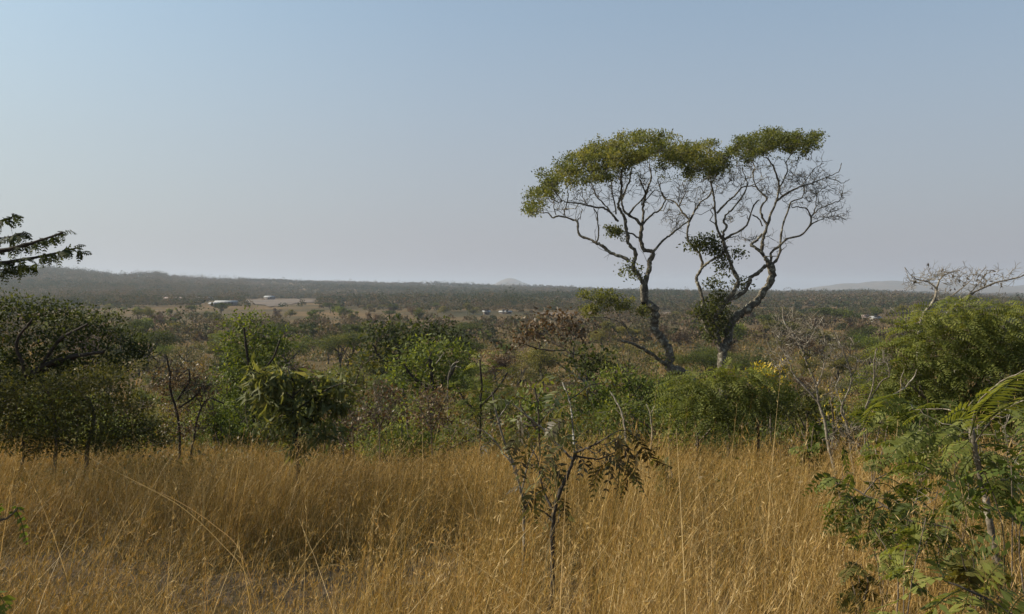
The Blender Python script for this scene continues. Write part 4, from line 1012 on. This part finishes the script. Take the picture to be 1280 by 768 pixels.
def hollow(x, y):
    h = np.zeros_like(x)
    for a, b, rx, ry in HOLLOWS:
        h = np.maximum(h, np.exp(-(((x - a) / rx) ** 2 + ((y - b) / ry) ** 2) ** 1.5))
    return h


def blades(B, n, y0, y1, hmin, hmax, w, seg, seed, seeds=.4, margin=2.2, wide=.66, tint=.52, lean=.34, tv=.16, flat=0., keep=None, pw=1.0, thin=True):
    g = np.random.default_rng(seed)
    y = y0 + (y1 - y0) * g.random(n) ** pw
    x = (g.random(n) * 2 - 1) * (y * wide + margin)
    if keep is not None:
        k = keep(x, y); x, y = x[k], y[k]
    n = len(x)
    # tufting: pull stems toward tuft centres
    tx = np.round(x / .17) * .17 + .06 * np.sin(y * 40); ty = np.round(y / .17) * .17
    pull = g.random(n) * .55
    x = x + (tx - x) * pull; y = y + (ty - y) * pull
    if thin:
        k = g.random(len(x)) > .86 * np.clip(hollow(x, y) * 1.3, 0, 1); x, y = x[k], y[k]; n = len(x)
    z = height(x, y)
    gn = grass_noise(x, y); ho = hollow(x, y)
    cl = np.sin(np.round(x / .42 + .3 * np.sin(y * 5)) * 12.9898 + np.round(y / .42 + .3 * np.sin(x * 4)) * 78.233) * 43758.5453; cl = cl - np.floor(cl)
    H = g.uniform(hmin, hmax, n) * (1 + .20 * gn) * (.78 + .42 * cl) * (1 - .85 * ho)
    near = sstep(.8, 2.4, np.hypot(x, y)); H = H * (.30 + .70 * near)
    la = g.normal(size=n) * 1.3 + .3 + .9 * gn
    ln = np.abs(g.normal(size=n)) * lean * np.where(g.random(n) < .16, 2.6, 1) + .08 + flat + .5 * ho
    dx, dy = np.cos(la) * ln, np.sin(la) * ln
    t = np.linspace(0, 1, seg + 1)
    cx = x[:, None] + dx[:, None] * H[:, None] * t ** 1.8
    cy = y[:, None] + dy[:, None] * H[:, None] * t ** 1.8
    cz = z[:, None] - .03 + H[:, None] * (t * (1 - .35 * np.minimum(ln, 1.3)[:, None] * t))
    c = np.stack([cx, cy, cz], -1)
    fa = g.random(n) * math.pi
    s = np.stack([np.cos(fa), np.sin(fa), 0 * fa], -1)
    d = np.hypot(x, y)
    wv = .5 + .5 * np.sin(x * .55 + .8 * np.sin(y * .5)) * np.sin(y * .42 + x * .2)
    far_ = sstep(6, 12, d)
    c[:, :, 2] = z[:, None] + (c[:, :, 2] - z[:, None]) * (1 - far_ * .45 * wv)[:, None]
    ww = w * np.maximum(1, d / 5.0) * g.uniform(.6, 1.5, n)
    prof = np.array([1, .95, .8, .6, .3, .15])[np.linspace(0, 5, seg + 1).astype(int)]
    off = s[:, None, :] * (ww[:, None] * prof * .5)[..., None]
    v = np.stack([c - off, c + off], 2)                    # n, seg+1, 2, 3
    base = np.arange(n)[:, None] * (seg + 1) * 2 + np.arange(seg)[None] * 2
    q = np.stack([base, base + 1, base + 3, base + 2], -1).reshape(-1, 4)
    big = .13 * np.sin(x * .8 + 1.2) * np.sin(y * .6) + .12 * gn
    shade = .0
    green = (g.random(n) < .05) * -.35
    tb = np.clip(tint + big + .20 * (cl - .5) + shade + green - .22 * ho + g.normal(size=n) * tv, 0, 1)  # hollow term darkens the blade colour, painting in the hollows' shade
    B.add(v.reshape(-1, 3), q, np.repeat(tb, seg))
    # seed heads
    k = np.where(g.random(n) < seeds)[0]
    if len(k):
        m_ = 9
        tt = g.uniform(.74, 1.0, (len(k), m_)); f = tt * seg; i0 = np.minimum(f.astype(int), seg - 1); fr = (f - i0)[..., None]
        pos = c[k[:, None], i0] * (1 - fr) + c[k[:, None], i0 + 1] * fr
        ax = unit(np.stack([dx[k], dy[k], 1 + 0 * dx[k]], -1))[:, None] + g.normal(size=pos.shape) * .5
        ax = unit(ax).reshape(-1, 3)
        sd = unit(np.cross(ax, g.normal(size=ax.shape)))
        sc = np.repeat(np.maximum(1, d[k] / 6), m_)
        leaves(B, pos.reshape(-1, 3), ax, sd, .024 * g.uniform(.6, 1.5, len(sc)) * (.6 + .4 * sc), .0026 * sc, np.clip(np.repeat(tb[k], m_) + .05 + g.normal(size=len(sc)) * .12, 0, 1), .0)


for a_, b_, rx_, ry_ in HOLLOWS[:7]:  # soil discs under the hollows, coloured dark in place of shade
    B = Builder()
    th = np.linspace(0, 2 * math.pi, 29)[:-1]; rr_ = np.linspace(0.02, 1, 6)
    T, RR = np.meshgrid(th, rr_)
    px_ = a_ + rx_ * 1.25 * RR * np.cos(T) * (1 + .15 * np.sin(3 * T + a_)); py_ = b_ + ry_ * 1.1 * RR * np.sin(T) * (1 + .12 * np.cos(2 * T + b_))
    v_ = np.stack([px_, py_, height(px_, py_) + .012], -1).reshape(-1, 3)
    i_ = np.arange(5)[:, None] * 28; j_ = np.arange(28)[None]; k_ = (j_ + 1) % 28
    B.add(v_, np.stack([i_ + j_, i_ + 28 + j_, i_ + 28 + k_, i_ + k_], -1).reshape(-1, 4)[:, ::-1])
    tag(B.obj('shade_tone_soil', M['shade_tone_soil'], smooth=True), None, None, kind='structure')

GB = Builder()
blades(GB, 52000, 1.1, 5.0, .50, .95, .0020, 5, 101, seeds=.5, pw=.75, tint=.60, tv=.26)
blades(GB, 26000, 1.1, 5.0, .22, .6, .0030, 4, 102, seeds=0, lean=.7, tint=.34)
blades(GB, 66000, 4.8, 10.5, .52, .98, .0021, 5, 103, seeds=.5, pw=.85, tint=.58, tv=.26)
blades(GB, 32000, 4.8, 10.5, .22, .6, .0032, 4, 104, seeds=0, lean=.6, tint=.34)
blades(GB, 80000, 10.2, 20, .48, .92, .0026, 4, 105, seeds=.3, tint=.52)
blades(GB, 2600, 1.6, 6.0, .85, 1.22, .0034, 6, 110, seeds=.8, pw=.8, tint=.88, tv=.14, lean=.42)
blades(GB, 3200, 5.5, 13, .8, 1.2, .0034, 6, 111, seeds=.8, pw=.9, tint=.86, tv=.14, lean=.42)
blades(GB, 1800, 1.8, 8.0, .5, 1.0, .0036, 6, 112, seeds=.2, pw=.8, tint=.80, tv=.2, lean=1.1)
tag(GB.obj('dry_grass', M['grass']), 'tall golden dry grass covering the near slope', 'grass', kind='stuff')
GB = Builder()
blades(GB, 44000, 20, 75, .35, .9, .0050, 3, 106, seeds=.0, tint=.52, lean=.4, pw=1.3, wide=.64, margin=3)
blades(GB, 30000, 70, 240, .5, 1.1, .0042, 2, 108, seeds=.0, tint=.40, lean=.5, pw=1.1, wide=.64, margin=3)
tag(GB.obj('valley_grass', M['grass']), 'dry brown grass between the bushes down the slope', 'grass', kind='stuff')
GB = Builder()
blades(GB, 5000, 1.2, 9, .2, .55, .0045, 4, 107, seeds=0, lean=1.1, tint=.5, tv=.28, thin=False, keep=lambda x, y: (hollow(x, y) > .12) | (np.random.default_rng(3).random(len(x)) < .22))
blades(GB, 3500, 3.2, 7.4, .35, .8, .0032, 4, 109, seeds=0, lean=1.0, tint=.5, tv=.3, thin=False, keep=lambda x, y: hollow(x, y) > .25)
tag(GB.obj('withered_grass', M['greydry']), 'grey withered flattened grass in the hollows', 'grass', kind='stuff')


# ------------------------------------------------------------------ low undergrowth (a continuous mass)
def undergrowth():
    g = np.random.default_rng(201)
    B = Builder()
    for (n, y0, y1, sz, hh) in ((420, 8.0, 12.5, .05, .62), (1150, 11.5, 26, .07, .75), (2600, 26, 75, .14, 1.1), (2300, 75, 210, .30, 1.2)):
        y = y0 + (y1 - y0) * g.random(n) ** .9; x = (g.random(n) * 2 - 1) * (y * .68 + 3)
        if y0 < 10:
            k = (np.abs(x + 2.5) > 3.2 - .35 * (12.5 - y)) & (grass_noise(x * .6, y * .6) > -.1); x, y = x[k], y[k]
        elif y0 < 20:
            k = (grass_noise(x * .35, y * .35) > -.25) & (y > 12.5 + 2 * np.sin(x * .5)); x, y = x[k], y[k]
        z = height(x, y); n = len(x); per = 46
        h = hh * g.uniform(.45, 1.25, n); w = h * g.uniform(.6, 1.3, n)
        q = rand_unit(n * per, g) * (g.random(n * per) ** .4)[:, None]
        c = np.repeat(np.stack([x, y, z + h * .45], -1), per, 0)
        p = c + q * np.stack([np.repeat(w, per), np.repeat(w, per), np.repeat(h * .55, per)], -1)
        a = unit(q * .5 + g.normal(size=p.shape) * .7 + [0, 0, .2]); s = unit(np.cross(a, g.normal(size=p.shape)))
        L = sz * g.uniform(.6, 1.5, n * per)
        tb = np.repeat(np.clip(.52 + .25 * g.normal(size=n), 0, 1), per)
        leaves(B, p, a, s, L, L * .5, np.clip(tb + g.normal(size=len(L)) * .12, 0, 1))
    tag(B.obj('undergrowth', M['scrub']), 'mixed dry brown and olive undergrowth covering the slope', 'undergrowth', kind='stuff')


undergrowth()


# ------------------------------------------------------------------ scattered trees and bushes of the valley
def tree_variant(name, seed, h, w, flat, nleaf, lsize, trunk_h, leaf, wood, dens_clumps=7, bare=False):
    """one prototype (trunk mesh, crown mesh) standing at the origin"""
    g = np.random.default_rng(seed)
    W, L = Builder(), Builder()
    top = h * .9
    lean = g.normal(size=2) * .12 * h
    tr = smooth_line([[0, 0, -.4], [lean[0] * .3, lean[1] * .3, trunk_h * .6], [lean[0], lean[1], trunk_h], [lean[0] * 1.3, lean[1] * 1.3, h * .75]], 3)
    r0 = .022 * h + .03
    tube(W, tr, np.linspace(r0, r0 * .3, len(tr)), 6)
    cl = []
    for k in range(dens_clumps):
        a = g.uniform(0, 2 * math.pi); rr = w * .5 * g.uniform(.10, .98)
        cz = trunk_h + (h - trunk_h) * (g.uniform(.15, .75) if not flat else g.uniform(.45, .8)) - .12 * rr * (1 if not flat else .3)
        cr = w * g.uniform(.11, .30); ch = cr * (g.uniform(.6, .9) if not flat else g.uniform(.32, .5))
        cl.append((np.array([lean[0] + math.cos(a) * rr, lean[1] + math.sin(a) * rr, cz]), cr, ch))
    for c, cr, ch in cl:
        i = g.integers(len(tr) // 3, len(tr) - 2)
        mid = (tr[i] + c) / 2 + g.normal(size=3) * .06 * h
        tube(W, smooth_line([tr[i], mid, c], 3), np.linspace(r0 * .45, r0 * .12, 7), 4)
        for _ in range(5 if bare else 3):
            e = c + rand_unit(1, g)[0] * np.array([cr, cr, ch]) * .8
            tube(W, np.array([c, (c + e) / 2 + g.normal(size=3) * .1 * cr, e]), np.array([r0 * .15, r0 * .1, r0 * .05]), 3)
    tot = sum(cr * cr for _, cr, _ in cl)
    for c, cr, ch in cl:
        n = int(nleaf * cr * cr / tot)
        q = rand_unit(n, g) * (g.random(n) ** .35)[:, None]
        # small knots of leaves rather than an even cloud
        kn = rand_unit(max(4, n // 14), g) * (g.random(max(4, n // 14)) ** .35)[:, None]
        q = .45 * q + .72 * kn[g.integers(0, len(kn), n)] + g.normal(size=(n, 3)) * .05
        p = c + q * np.array([cr, cr, ch])
        a = unit(q * .5 + g.normal(size=(n, 3)) * .7); s = unit(np.cross(a, np.array([0, 0, 1.]) + g.normal(size=(n, 3)) * .6))
        l = lsize * g.uniform(.6, 1.4, n)
        leaves(L, p, a, s, l, l * .55, np.clip(.5 + g.normal() * .20 + g.normal(size=n) * .18, 0, 1))
    if h < 3:                                             # bare shoots sticking out of low bushes
        for _ in range(16):
            c, cr, ch = cl[g.integers(len(cl))]
            d_ = unit(rand_unit(1, g)[0] * .6 + np.array([0, 0, .8])); l_ = g.uniform(.5, 1.0) * h * .4
            e = c + d_ * l_ + g.normal(size=3) * .06
            tube(W, np.array([c, (c + e) / 2 + g.normal(size=3) * .05, e]), np.array([.009, .006, .003]), 3)
    return W.mesh(name + '_trunk', wood, True), L.mesh(name + '_crown', leaf)


KINDS = {}
for key, (adj, h, w, flat, th, leaf) in {
    'darkround': ('dark round', 5, 5.5, False, 1.2, 'dark'), 'darkflat': ('dark flat-topped', 6, 7.5, True, 2.6, 'dark'), 'green': ('bright green', 5, 5, False, 1.2, 'green'),
    'olive': ('dull olive', 4.5, 5, False, 1.0, 'olive'), 'oliveflat': ('olive flat-topped', 5.5, 7, True, 2.4, 'olive'), 'brown': ('brown leaf-dropping', 4.5, 5, False, 1.2, 'brown'),
    'grey': ('greyish thin-leaved', 5, 5, False, 1.4, 'olive'), 'green2': ('fresh green ragged', 6, 4.5, False, 1.6, 'feather')}.items():
    nl = 700 if key == 'grey' else 1500
    KINDS[key] = (adj, [tree_variant('valley_' + key, 300 + 17 * len(KINDS) + j, h, w, flat, nl, .34, th, M[leaf], M['bark_dark'], 7 + j, key == 'grey') for j in range(2)],
                  [tree_variant('slope_' + key, 900 + 17 * len(KINDS) + j, h, w, flat, int(nl * 2.6), .17, th, M[leaf], M['bark_dark'], 8 + j, key == 'grey') for j in range(2)])
BUSH = {}
for key, (adj, h, w, leaf) in {'dark': ('dark green', 2.2, 2.8, 'dark'), 'green': ('fresh green', 2.2, 2.6, 'green'), 'olive': ('olive', 2.0, 2.8, 'olive'), 'brown': ('rust-brown', 1.8, 2.4, 'brown'), 'feather': ('grey-green', 2.2, 2.6, 'feather'), 'scrub': ('tawny', 1.6, 2.4, 'scrub')}.items():
    BUSH[key] = (adj, [tree_variant('bush_' + key, 1500 + 13 * len(BUSH) + j, h * (1, .85, 1.1)[j], w * (1, 1.25, .9)[j], False, 3400 if key not in ('brown', 'scrub') else 1500, .078, .35, M[leaf], M['twig'], (9, 13, 11)[j], key in ('brown', 'scrub')) for j in range(3)])

MARKS = [(-400, 110, 'behind the dark spreading tree'), (110, 200, 'above the half-bare brown shrub'), (200, 262, 'below the long pinkish shed'), (262, 310, 'below the tin-roofed house'),
         (310, 400, 'below the ploughed field'), (400, 480, 'left of the flat-topped dark tree'), (480, 590, 'behind the flat-topped dark tree'), (590, 680, 'under the far cone hill'),
         (680, 760, 'behind the small reddish tree'), (760, 840, 'behind the leaning trunk'), (840, 900, 'between the two tall trunks'), (900, 975, 'right of the forked tall trunk'),
         (975, 1060, 'behind the bare many-stemmed shrub'), (1060, 1130, 'beside the small white hut'), (1130, 1210, 'behind the leafless twig tree'), (1210, 2000, 'beyond the big feathery bush')]
ORD = ['leftmost', 'second from left', 'third from left', 'fourth from left', 'fifth from left', 'sixth from left', 'seventh from left', 'eighth from left', 'ninth from left', 'tenth from left']


def mark(u):
    for a, b, t in MARKS:
        if a <= u < b:
            return t
    return MARKS[-1][2]


def band(d):
    return 'low down' if d < 24 and False else 'up-slope' if d < 30 else 'mid-slope' if d < 62 else 'slope foot' if d < 110 else 'near valley' if d < 190 else 'mid valley' if d < 320 else 'far valley'


def place(name, cat, protos, x, y, sc, g):
    t = bpy.data.objects.new(name, None); COL.objects.link(t)
    t.location = (x, y, float(height(x, y))); t.rotation_euler = (0, 0, g.uniform(0, 6.28))
    t.scale = (sc * g.uniform(.9, 1.15), sc * g.uniform(.9, 1.15), sc * g.uniform(.85, 1.1))
    w, l = protos[g.integers(len(protos))]
    for nm, me in (('trunk' if cat == 'tree' else 'stem', w), ('crown' if cat == 'tree' else 'foliage', l)):
        o = bpy.data.objects.new(nm, me); COL.objects.link(o); o.parent = t
    return t


def label_all(recs, cat, group):
    by = {}
    for r in recs:
        by.setdefault((r['size'], r['adj'], mark(r['u']), band(r['d'])), []).append(r)
    for (size, adj, mk, bd), rs in by.items():
        rs.sort(key=lambda r: r['u'])
        for k, r in enumerate(rs):
            pre = '' if len(rs) == 1 else (ORD[k] if k < len(ORD) - 1 else 'rightmost') + ' of the '
            lab = f"{pre}{size} {adj} {cat}{'s' if pre and cat != 'bush' else 'es' if pre else ''} {bd}, {mk}".strip()
            if len(lab.split()) > 16:
                lab = lab.replace(' from left', '')
            tag(r['o'], lab, cat, group)


def scatter():
    g = np.random.default_rng(77)
    recs = []
    tries = 0
    taken = []
    keys = list(KINDS)
    clear = [(u0, u1, d0 * .93, d1 * 1.03) for (u0, u1, d0, d1, _) in FIELDS] + CLEAR
    while len(recs) < 285 and tries < 20000:
        tries += 1
        d = 42 * (460 / 42) ** (g.random() ** .62)
        u = g.uniform(-40, 1320)
        x, y = (u - 640) / F * d, d
        if any(a < u < b and c < d < e for a, b, c, e in clear):
            continue
        if grass_noise(x * .03 + 3, y * .03) < -.35 + .2 * g.random() and d > 90:
            continue
        if any((x - a) ** 2 + (y - b) ** 2 < (2.0 + .012 * d) ** 2 for a, b in taken):
            continue
        w = np.array([.18, .10, .14, .22, .09, .11, .09, .07])
        key = keys[g.choice(8, p=w / w.sum())]
        sc = g.uniform(.55, 1.1) if d > 80 else g.uniform(.45, .75)
        # keep tops below the row seen in the open view
        gz = height(x, y); hmax = EYE + d * (V0 - (398 if d < 130 else 376)) / F - gz
        base_h = {'darkround': 5, 'darkflat': 6, 'green': 5, 'olive': 4.5, 'oliveflat': 5.5, 'brown': 4.5, 'grey': 5, 'green2': 6}[key]
        sc = min(sc, max(hmax / base_h, .3))
        adj, farp, nearp = KINDS[key]
        o = place('valley_tree', 'tree', nearp if d < 150 else farp, x, y, sc, g)
        taken.append((x, y))
        recs.append(dict(o=o, u=u, d=d, adj=adj, size='small' if sc < .62 else 'middling' if sc < .85 else 'large'))
    label_all(recs, 'tree', 'scattered trees in the valley')
    recs = []; tries = 0
    bk = list(BUSH)
    while len(recs) < 175 and tries < 20000:
        tries += 1
        d = 13.5 * (75 / 13.5) ** (g.random() ** .8)
        u = g.uniform(-60, 1340)
        x, y = (u - 640) / F * d, d
        edge = 14.5 if u < 1000 else 12
        if d < edge + 1.5 * math.sin(u * .02):
            continue
        if any((x - a) ** 2 + (y - b) ** 2 < (.7 + .012 * d) ** 2 for a, b in taken):
            continue
        key = bk[g.choice(6, p=[.20, .23, .23, .09, .17, .08])]
        sc = g.uniform(.5, 1.05)
        gz = height(x, y)
        vlim = 455 if d < 25 else 432
        if 180 < u < 270: vlim = 470 if d < 25 else 442
        hmax = EYE + d * (V0 - vlim) / F - gz
        sc = min(sc, max(hmax / 2.1, .3))
        o = place('scrub_bush', 'bush', BUSH[key][1], x, y, sc, g)
        taken.append((x, y))
        recs.append(dict(o=o, u=u, d=d, adj=BUSH[key][0], size='tiny' if sc < .45 else 'low' if sc < .6 else 'middling' if sc < .85 else 'tall'))
    label_all(recs, 'bush', 'scrub bushes down the slope')


scatter()


# ------------------------------------------------------------------ far woodland: one mass
def woodland():
    g = np.random.default_rng(88)
    B = Builder()
    clear = [(u0 + .12 * (u1 - u0), u1 - .14 * (u1 - u0), d0 * .95, d1 * .97) for (u0, u1, d0, d1, _) in FIELDS] + CLEAR

    def add(n, r0, r1, per, hs, lsz, dens):
        d = np.sqrt(g.uniform(r0 * r0, r1 * r1, n)); u = g.uniform(-260, 1540, n)
        x = (u - 640) / F * d; y = d
        k = np.ones(n, bool)
        for a, b, c, e in clear:
            k &= ~((u > a) & (u < b) & (d > c) & (d < e)) | (g.random(n) < .05)
        nz = grass_noise(x * .012 + 1, y * .012) + .5 * grass_noise(x * .05, y * .05)
        k &= nz > dens + .45 * g.random(n)
        x, y, nz = x[k], y[k], nz[k]; n = len(x)
        z = height(x, y)
        h = hs * np.exp(g.normal(size=n) * .28) * (1 + .30 * np.sin(x * .021 + 2 * np.sin(y * .006)) * np.sin(y * .017)); h = h * np.where((x / y * F < -330) & (y > 650) & (y < 1600), 1.45, 1.0); w = h * g.uniform(.42, .85, n)
        q = rand_unit(n * per, g) * (g.random(n * per) ** .33)[:, None]
        q[:, 2] = np.abs(q[:, 2]) * 1.3 - .35
        c = np.repeat(np.stack([x, y, z + h * .52], -1), per, 0)
        p = c + q * np.stack([np.repeat(w, per), np.repeat(w, per), np.repeat(h * .46, per)], -1)
        a = unit(q * .6 + g.normal(size=p.shape) * .6); s = unit(np.cross(a, g.normal(size=p.shape)))
        L = lsz * g.uniform(.6, 1.4, n * per)
        tb = np.clip(.45 + .19 * g.normal(size=n) + .22 * np.sin(x * .010 + 1 + np.sin(y * .004)) * np.sin(y * .006) - .14 * (nz > .4), 0, 1)
        leaves(B, p - a * L[:, None] * .5, a, s, L, L * .7, np.clip(np.repeat(tb, per) + g.normal(size=len(L)) * .06, 0, 1))

    add(4000, 150, 480, 90, 3.0, .55, -.45)
    add(13000, 460, 1000, 60, 4.4, .95, -1.05)
    add(22000, 950, 1900, 40, 5.0, 1.35, -1.6)
    add(8000, 1850, 2700, 26, 5.5, 2.0, -1.5)
    o = B.obj('woodland', M['far'])
    tag(o, 'hazy woodland covering the far plain and ridges', 'woodland', kind='stuff')


woodland()


# ------------------------------------------------------------------ far farm buildings
def box(B, x0, x1, y0, y1, z0, z1):
    v = [(x, y, z) for z in (z0, z1) for y in (y0, y1) for x in (x0, x1)]
    B.add(np.array(v), [(0, 1, 5, 4), (1, 3, 7, 5), (3, 2, 6, 7), (2, 0, 4, 6), (4, 5, 7, 6), (0, 2, 3, 1)])


def house(u, d, L, W, H, roof_h, wall, roof, label, yaw=0., cat='building', name='farm_house', ndoor=1, nwin=3, lift=0.):
    x = (u - 640) / F * d
    z = float(height(x, d)) + lift
    t = thing(name, (x, d, z), label, cat); t.rotation_euler = (0, 0, yaw)
    B = Builder(); box(B, -L / 2, L / 2, -W / 2, W / 2, -1.2 - lift, H); B.obj('wall', wall, t)
    B = Builder()
    e = .5; th = .12
    for s in (-1, 1):                       # two pitched sheets with real thickness
        y_e = s * (W / 2 + e); zz = H - .1
        v = [(-L / 2 - e, y_e, zz), (L / 2 + e, y_e, zz), (L / 2 + e, 0, H + roof_h), (-L / 2 - e, 0, H + roof_h)]
        v = v + [(a, b, c + th) for a, b, c in v]
        B.add(np.array(v), [(0, 1, 2, 3), (4, 7, 6, 5), (0, 4, 5, 1), (1, 5, 6, 2), (2, 6, 7, 3), (3, 7, 4, 0)])
    for s in (-1, 1):                       # gables
        v = [(s * L / 2, -W / 2, H), (s * L / 2, W / 2, H), (s * L / 2, 0, H + roof_h), (s * L / 2, 0, H + roof_h - .01)]
        B.add(np.array(v), [(0, 1, 2, 3)])
    B.obj('roof', roof, t)
    xs = np.linspace(-L / 2, L / 2, ndoor + nwin + 2)[1:-1]
    for k, xx in enumerate(xs):
        B = Builder()
        if k % (nwin + 1) == nwin // 2:
            box(B, xx - .5, xx + .5, -W / 2 - .06, -W / 2 + .02, .02, 2.0); B.obj('door', M['hole'], t)
        else:
            box(B, xx - .55, xx + .55, -W / 2 - .06, -W / 2 + .02, .95, 1.9); B.obj('window', M['hole'], t)
    return t


house(283, 500, 12, 6, 1.7, .9, M['mudwall'], M['tin'], 'long tin-roofed farm house below the ploughed field', .12, nwin=4, lift=.5)
house(268, 490, 5, 4, 1.3, .6, M['mudwall'], M['tin'], 'small outbuilding at the end of the tin-roofed farm house', .1, name='shed', nwin=1, lift=.2)
house(236, 700, 38, 6, 1.6, .8, M['mudwall'], M['rust'], 'long low pinkish shed at the wood edge below the ridge', .05, name='shed', nwin=8, lift=.3)
house(337, 770, 8, 6, 1.9, 1.1, M['mudwall'], M['tin'], 'small pale-roofed house alone at the top of the ploughed field', -.1, nwin=2, lift=.4)
house(608, 380, 2.6, 2.4, 1.0, .5, M['mudwall'], M['tin'], 'tiny pale hut in the valley under the far cone hill', .1, name='hut', nwin=1, lift=.3)
house(632, 385, 5, 3, .8, .4, M['mudwall'], M['tin'], 'low pale shed right of the tiny pale hut', -.1, name='shed', nwin=1, lift=.2)
house(1094, 285, 2.4, 2.2, 1.1, .5, M['limewash'], M['tin'], 'small white hut above the bare many-stemmed shrub', .1, name='hut', nwin=1, lift=.3)
house(1081, 290, 1.8, 2.0, 1.2, .8, M['mudwall'], M['rust'], 'mud hut beside the small white hut', -.1, name='hut', nwin=0, lift=.3)


# ------------------------------------------------------------------ haze
HAZE_DENSITY = 1.85e-4
def haze():
    B = Builder()
    box(B, -9600, 9600, -9600, 9600, -40, 98)
    m, nt, out = new_mat('haze_air')
    p = nt.nodes.new('ShaderNodeVolumePrincipled')
    p.inputs['Color'].default_value = (.60, .67, .79, 1)
    p.inputs['Density'].default_value = HAZE_DENSITY
    p.inputs['Anisotropy'].default_value = .2
    nt.links.new(p.outputs[0], out.inputs['Volume'])
    tag(B.obj('haze', m), None, None, kind='stuff')


haze()

# ------------------------------------------------------------------ sky, sun, camera
SUN_EL, SUN_AZ = math.radians(33), math.radians(-84)          # azimuth from +Y, clockwise positive
w = bpy.data.worlds.new('World'); scene.world = w; w.use_nodes = True
nt = w.node_tree; nt.nodes.clear()
sky = nt.nodes.new('ShaderNodeTexSky'); sky.sky_type = 'NISHITA'; sky.sun_disc = False
sky.sun_elevation = SUN_EL; sky.sun_rotation = SUN_AZ
sky.altitude = 1100; sky.air_density = 1.0; sky.dust_density = 4.0; sky.ozone_density = 1.4
bg = nt.nodes.new('ShaderNodeBackground'); bg.inputs['Strength'].default_value = .118
wo = nt.nodes.new('ShaderNodeOutputWorld')
tc = nt.nodes.new('ShaderNodeTexCoord'); sx = nt.nodes.new('ShaderNodeSeparateXYZ')
nt.links.new(tc.outputs['Generated'], sx.inputs[0])
fac = ramp(nt, [(0, (.96,) * 3), (.05, (.92,) * 3), (.16, (.75,) * 3), (.30, (.46,) * 3), (.6, (.16,) * 3)])
nt.links.new(sx.outputs['Z'], fac.inputs[0])
mixs = nt.nodes.new('ShaderNodeMix'); mixs.data_type = 'RGBA'
nt.links.new(fac.outputs[0], mixs.inputs[0]); hue = nt.nodes.new('ShaderNodeMix'); hue.data_type = 'RGBA'; hue.blend_type = 'MULTIPLY'; hue.inputs[0].default_value = 1
hue.inputs[7].default_value = (.89, 1.10, 1.01, 1)
nt.links.new(sky.outputs[0], hue.inputs[6]); nt.links.new(hue.outputs[2], mixs.inputs[6])
hz = ramp(nt, [(0, (2.02, 1.98, 2.22)), (.5, (2.28, 2.22, 2.44)), (1, (2.90, 2.96, 3.02))])   # dusty air, brighter towards the sun
mr = nt.nodes.new('ShaderNodeMapRange'); mr.inputs[1].default_value = .6; mr.inputs[2].default_value = -.75
nt.links.new(sx.outputs['X'], mr.inputs[0]); nt.links.new(mr.outputs[0], hz.inputs[0])
nt.links.new(hz.outputs[0], mixs.inputs[7])
nt.links.new(mixs.outputs[2], bg.inputs[0])
nt.links.new(bg.outputs[0], wo.inputs[0])
sun = bpy.data.lights.new('sun', 'SUN'); sun.energy = 4.7; sun.angle = math.radians(.5); sun.color = (1, .90, .74)
so = bpy.data.objects.new('sun', sun); COL.objects.link(so)
to_sun = Vector((math.sin(SUN_AZ) * math.cos(SUN_EL), math.cos(SUN_AZ) * math.cos(SUN_EL), math.sin(SUN_EL)))
so.rotation_euler = to_sun.to_track_quat('Z', 'Y').to_euler()

cam = bpy.data.cameras.new('camera'); cam.sensor_width = 36; cam.lens = F / 1280 * 36; cam.clip_start = .05; cam.clip_end = 30000
co = bpy.data.objects.new('camera', cam); COL.objects.link(co)
co.location = (0, 0, EYE); co.rotation_euler = (math.pi / 2 - PITCH, 0, 0)
scene.camera = co
scene.view_settings.view_transform = 'Standard'; scene.view_settings.look = 'None'
scene.view_settings.exposure = 0.62; scene.view_settings.gamma = 1
c = scene.cycles
c.max_bounces = 5; c.diffuse_bounces = 3; c.glossy_bounces = 1; c.transmission_bounces = 3; c.volume_bounces = 1; c.transparent_max_bounces = 4
c.use_denoising = True
c.sample_clamp_indirect = 4
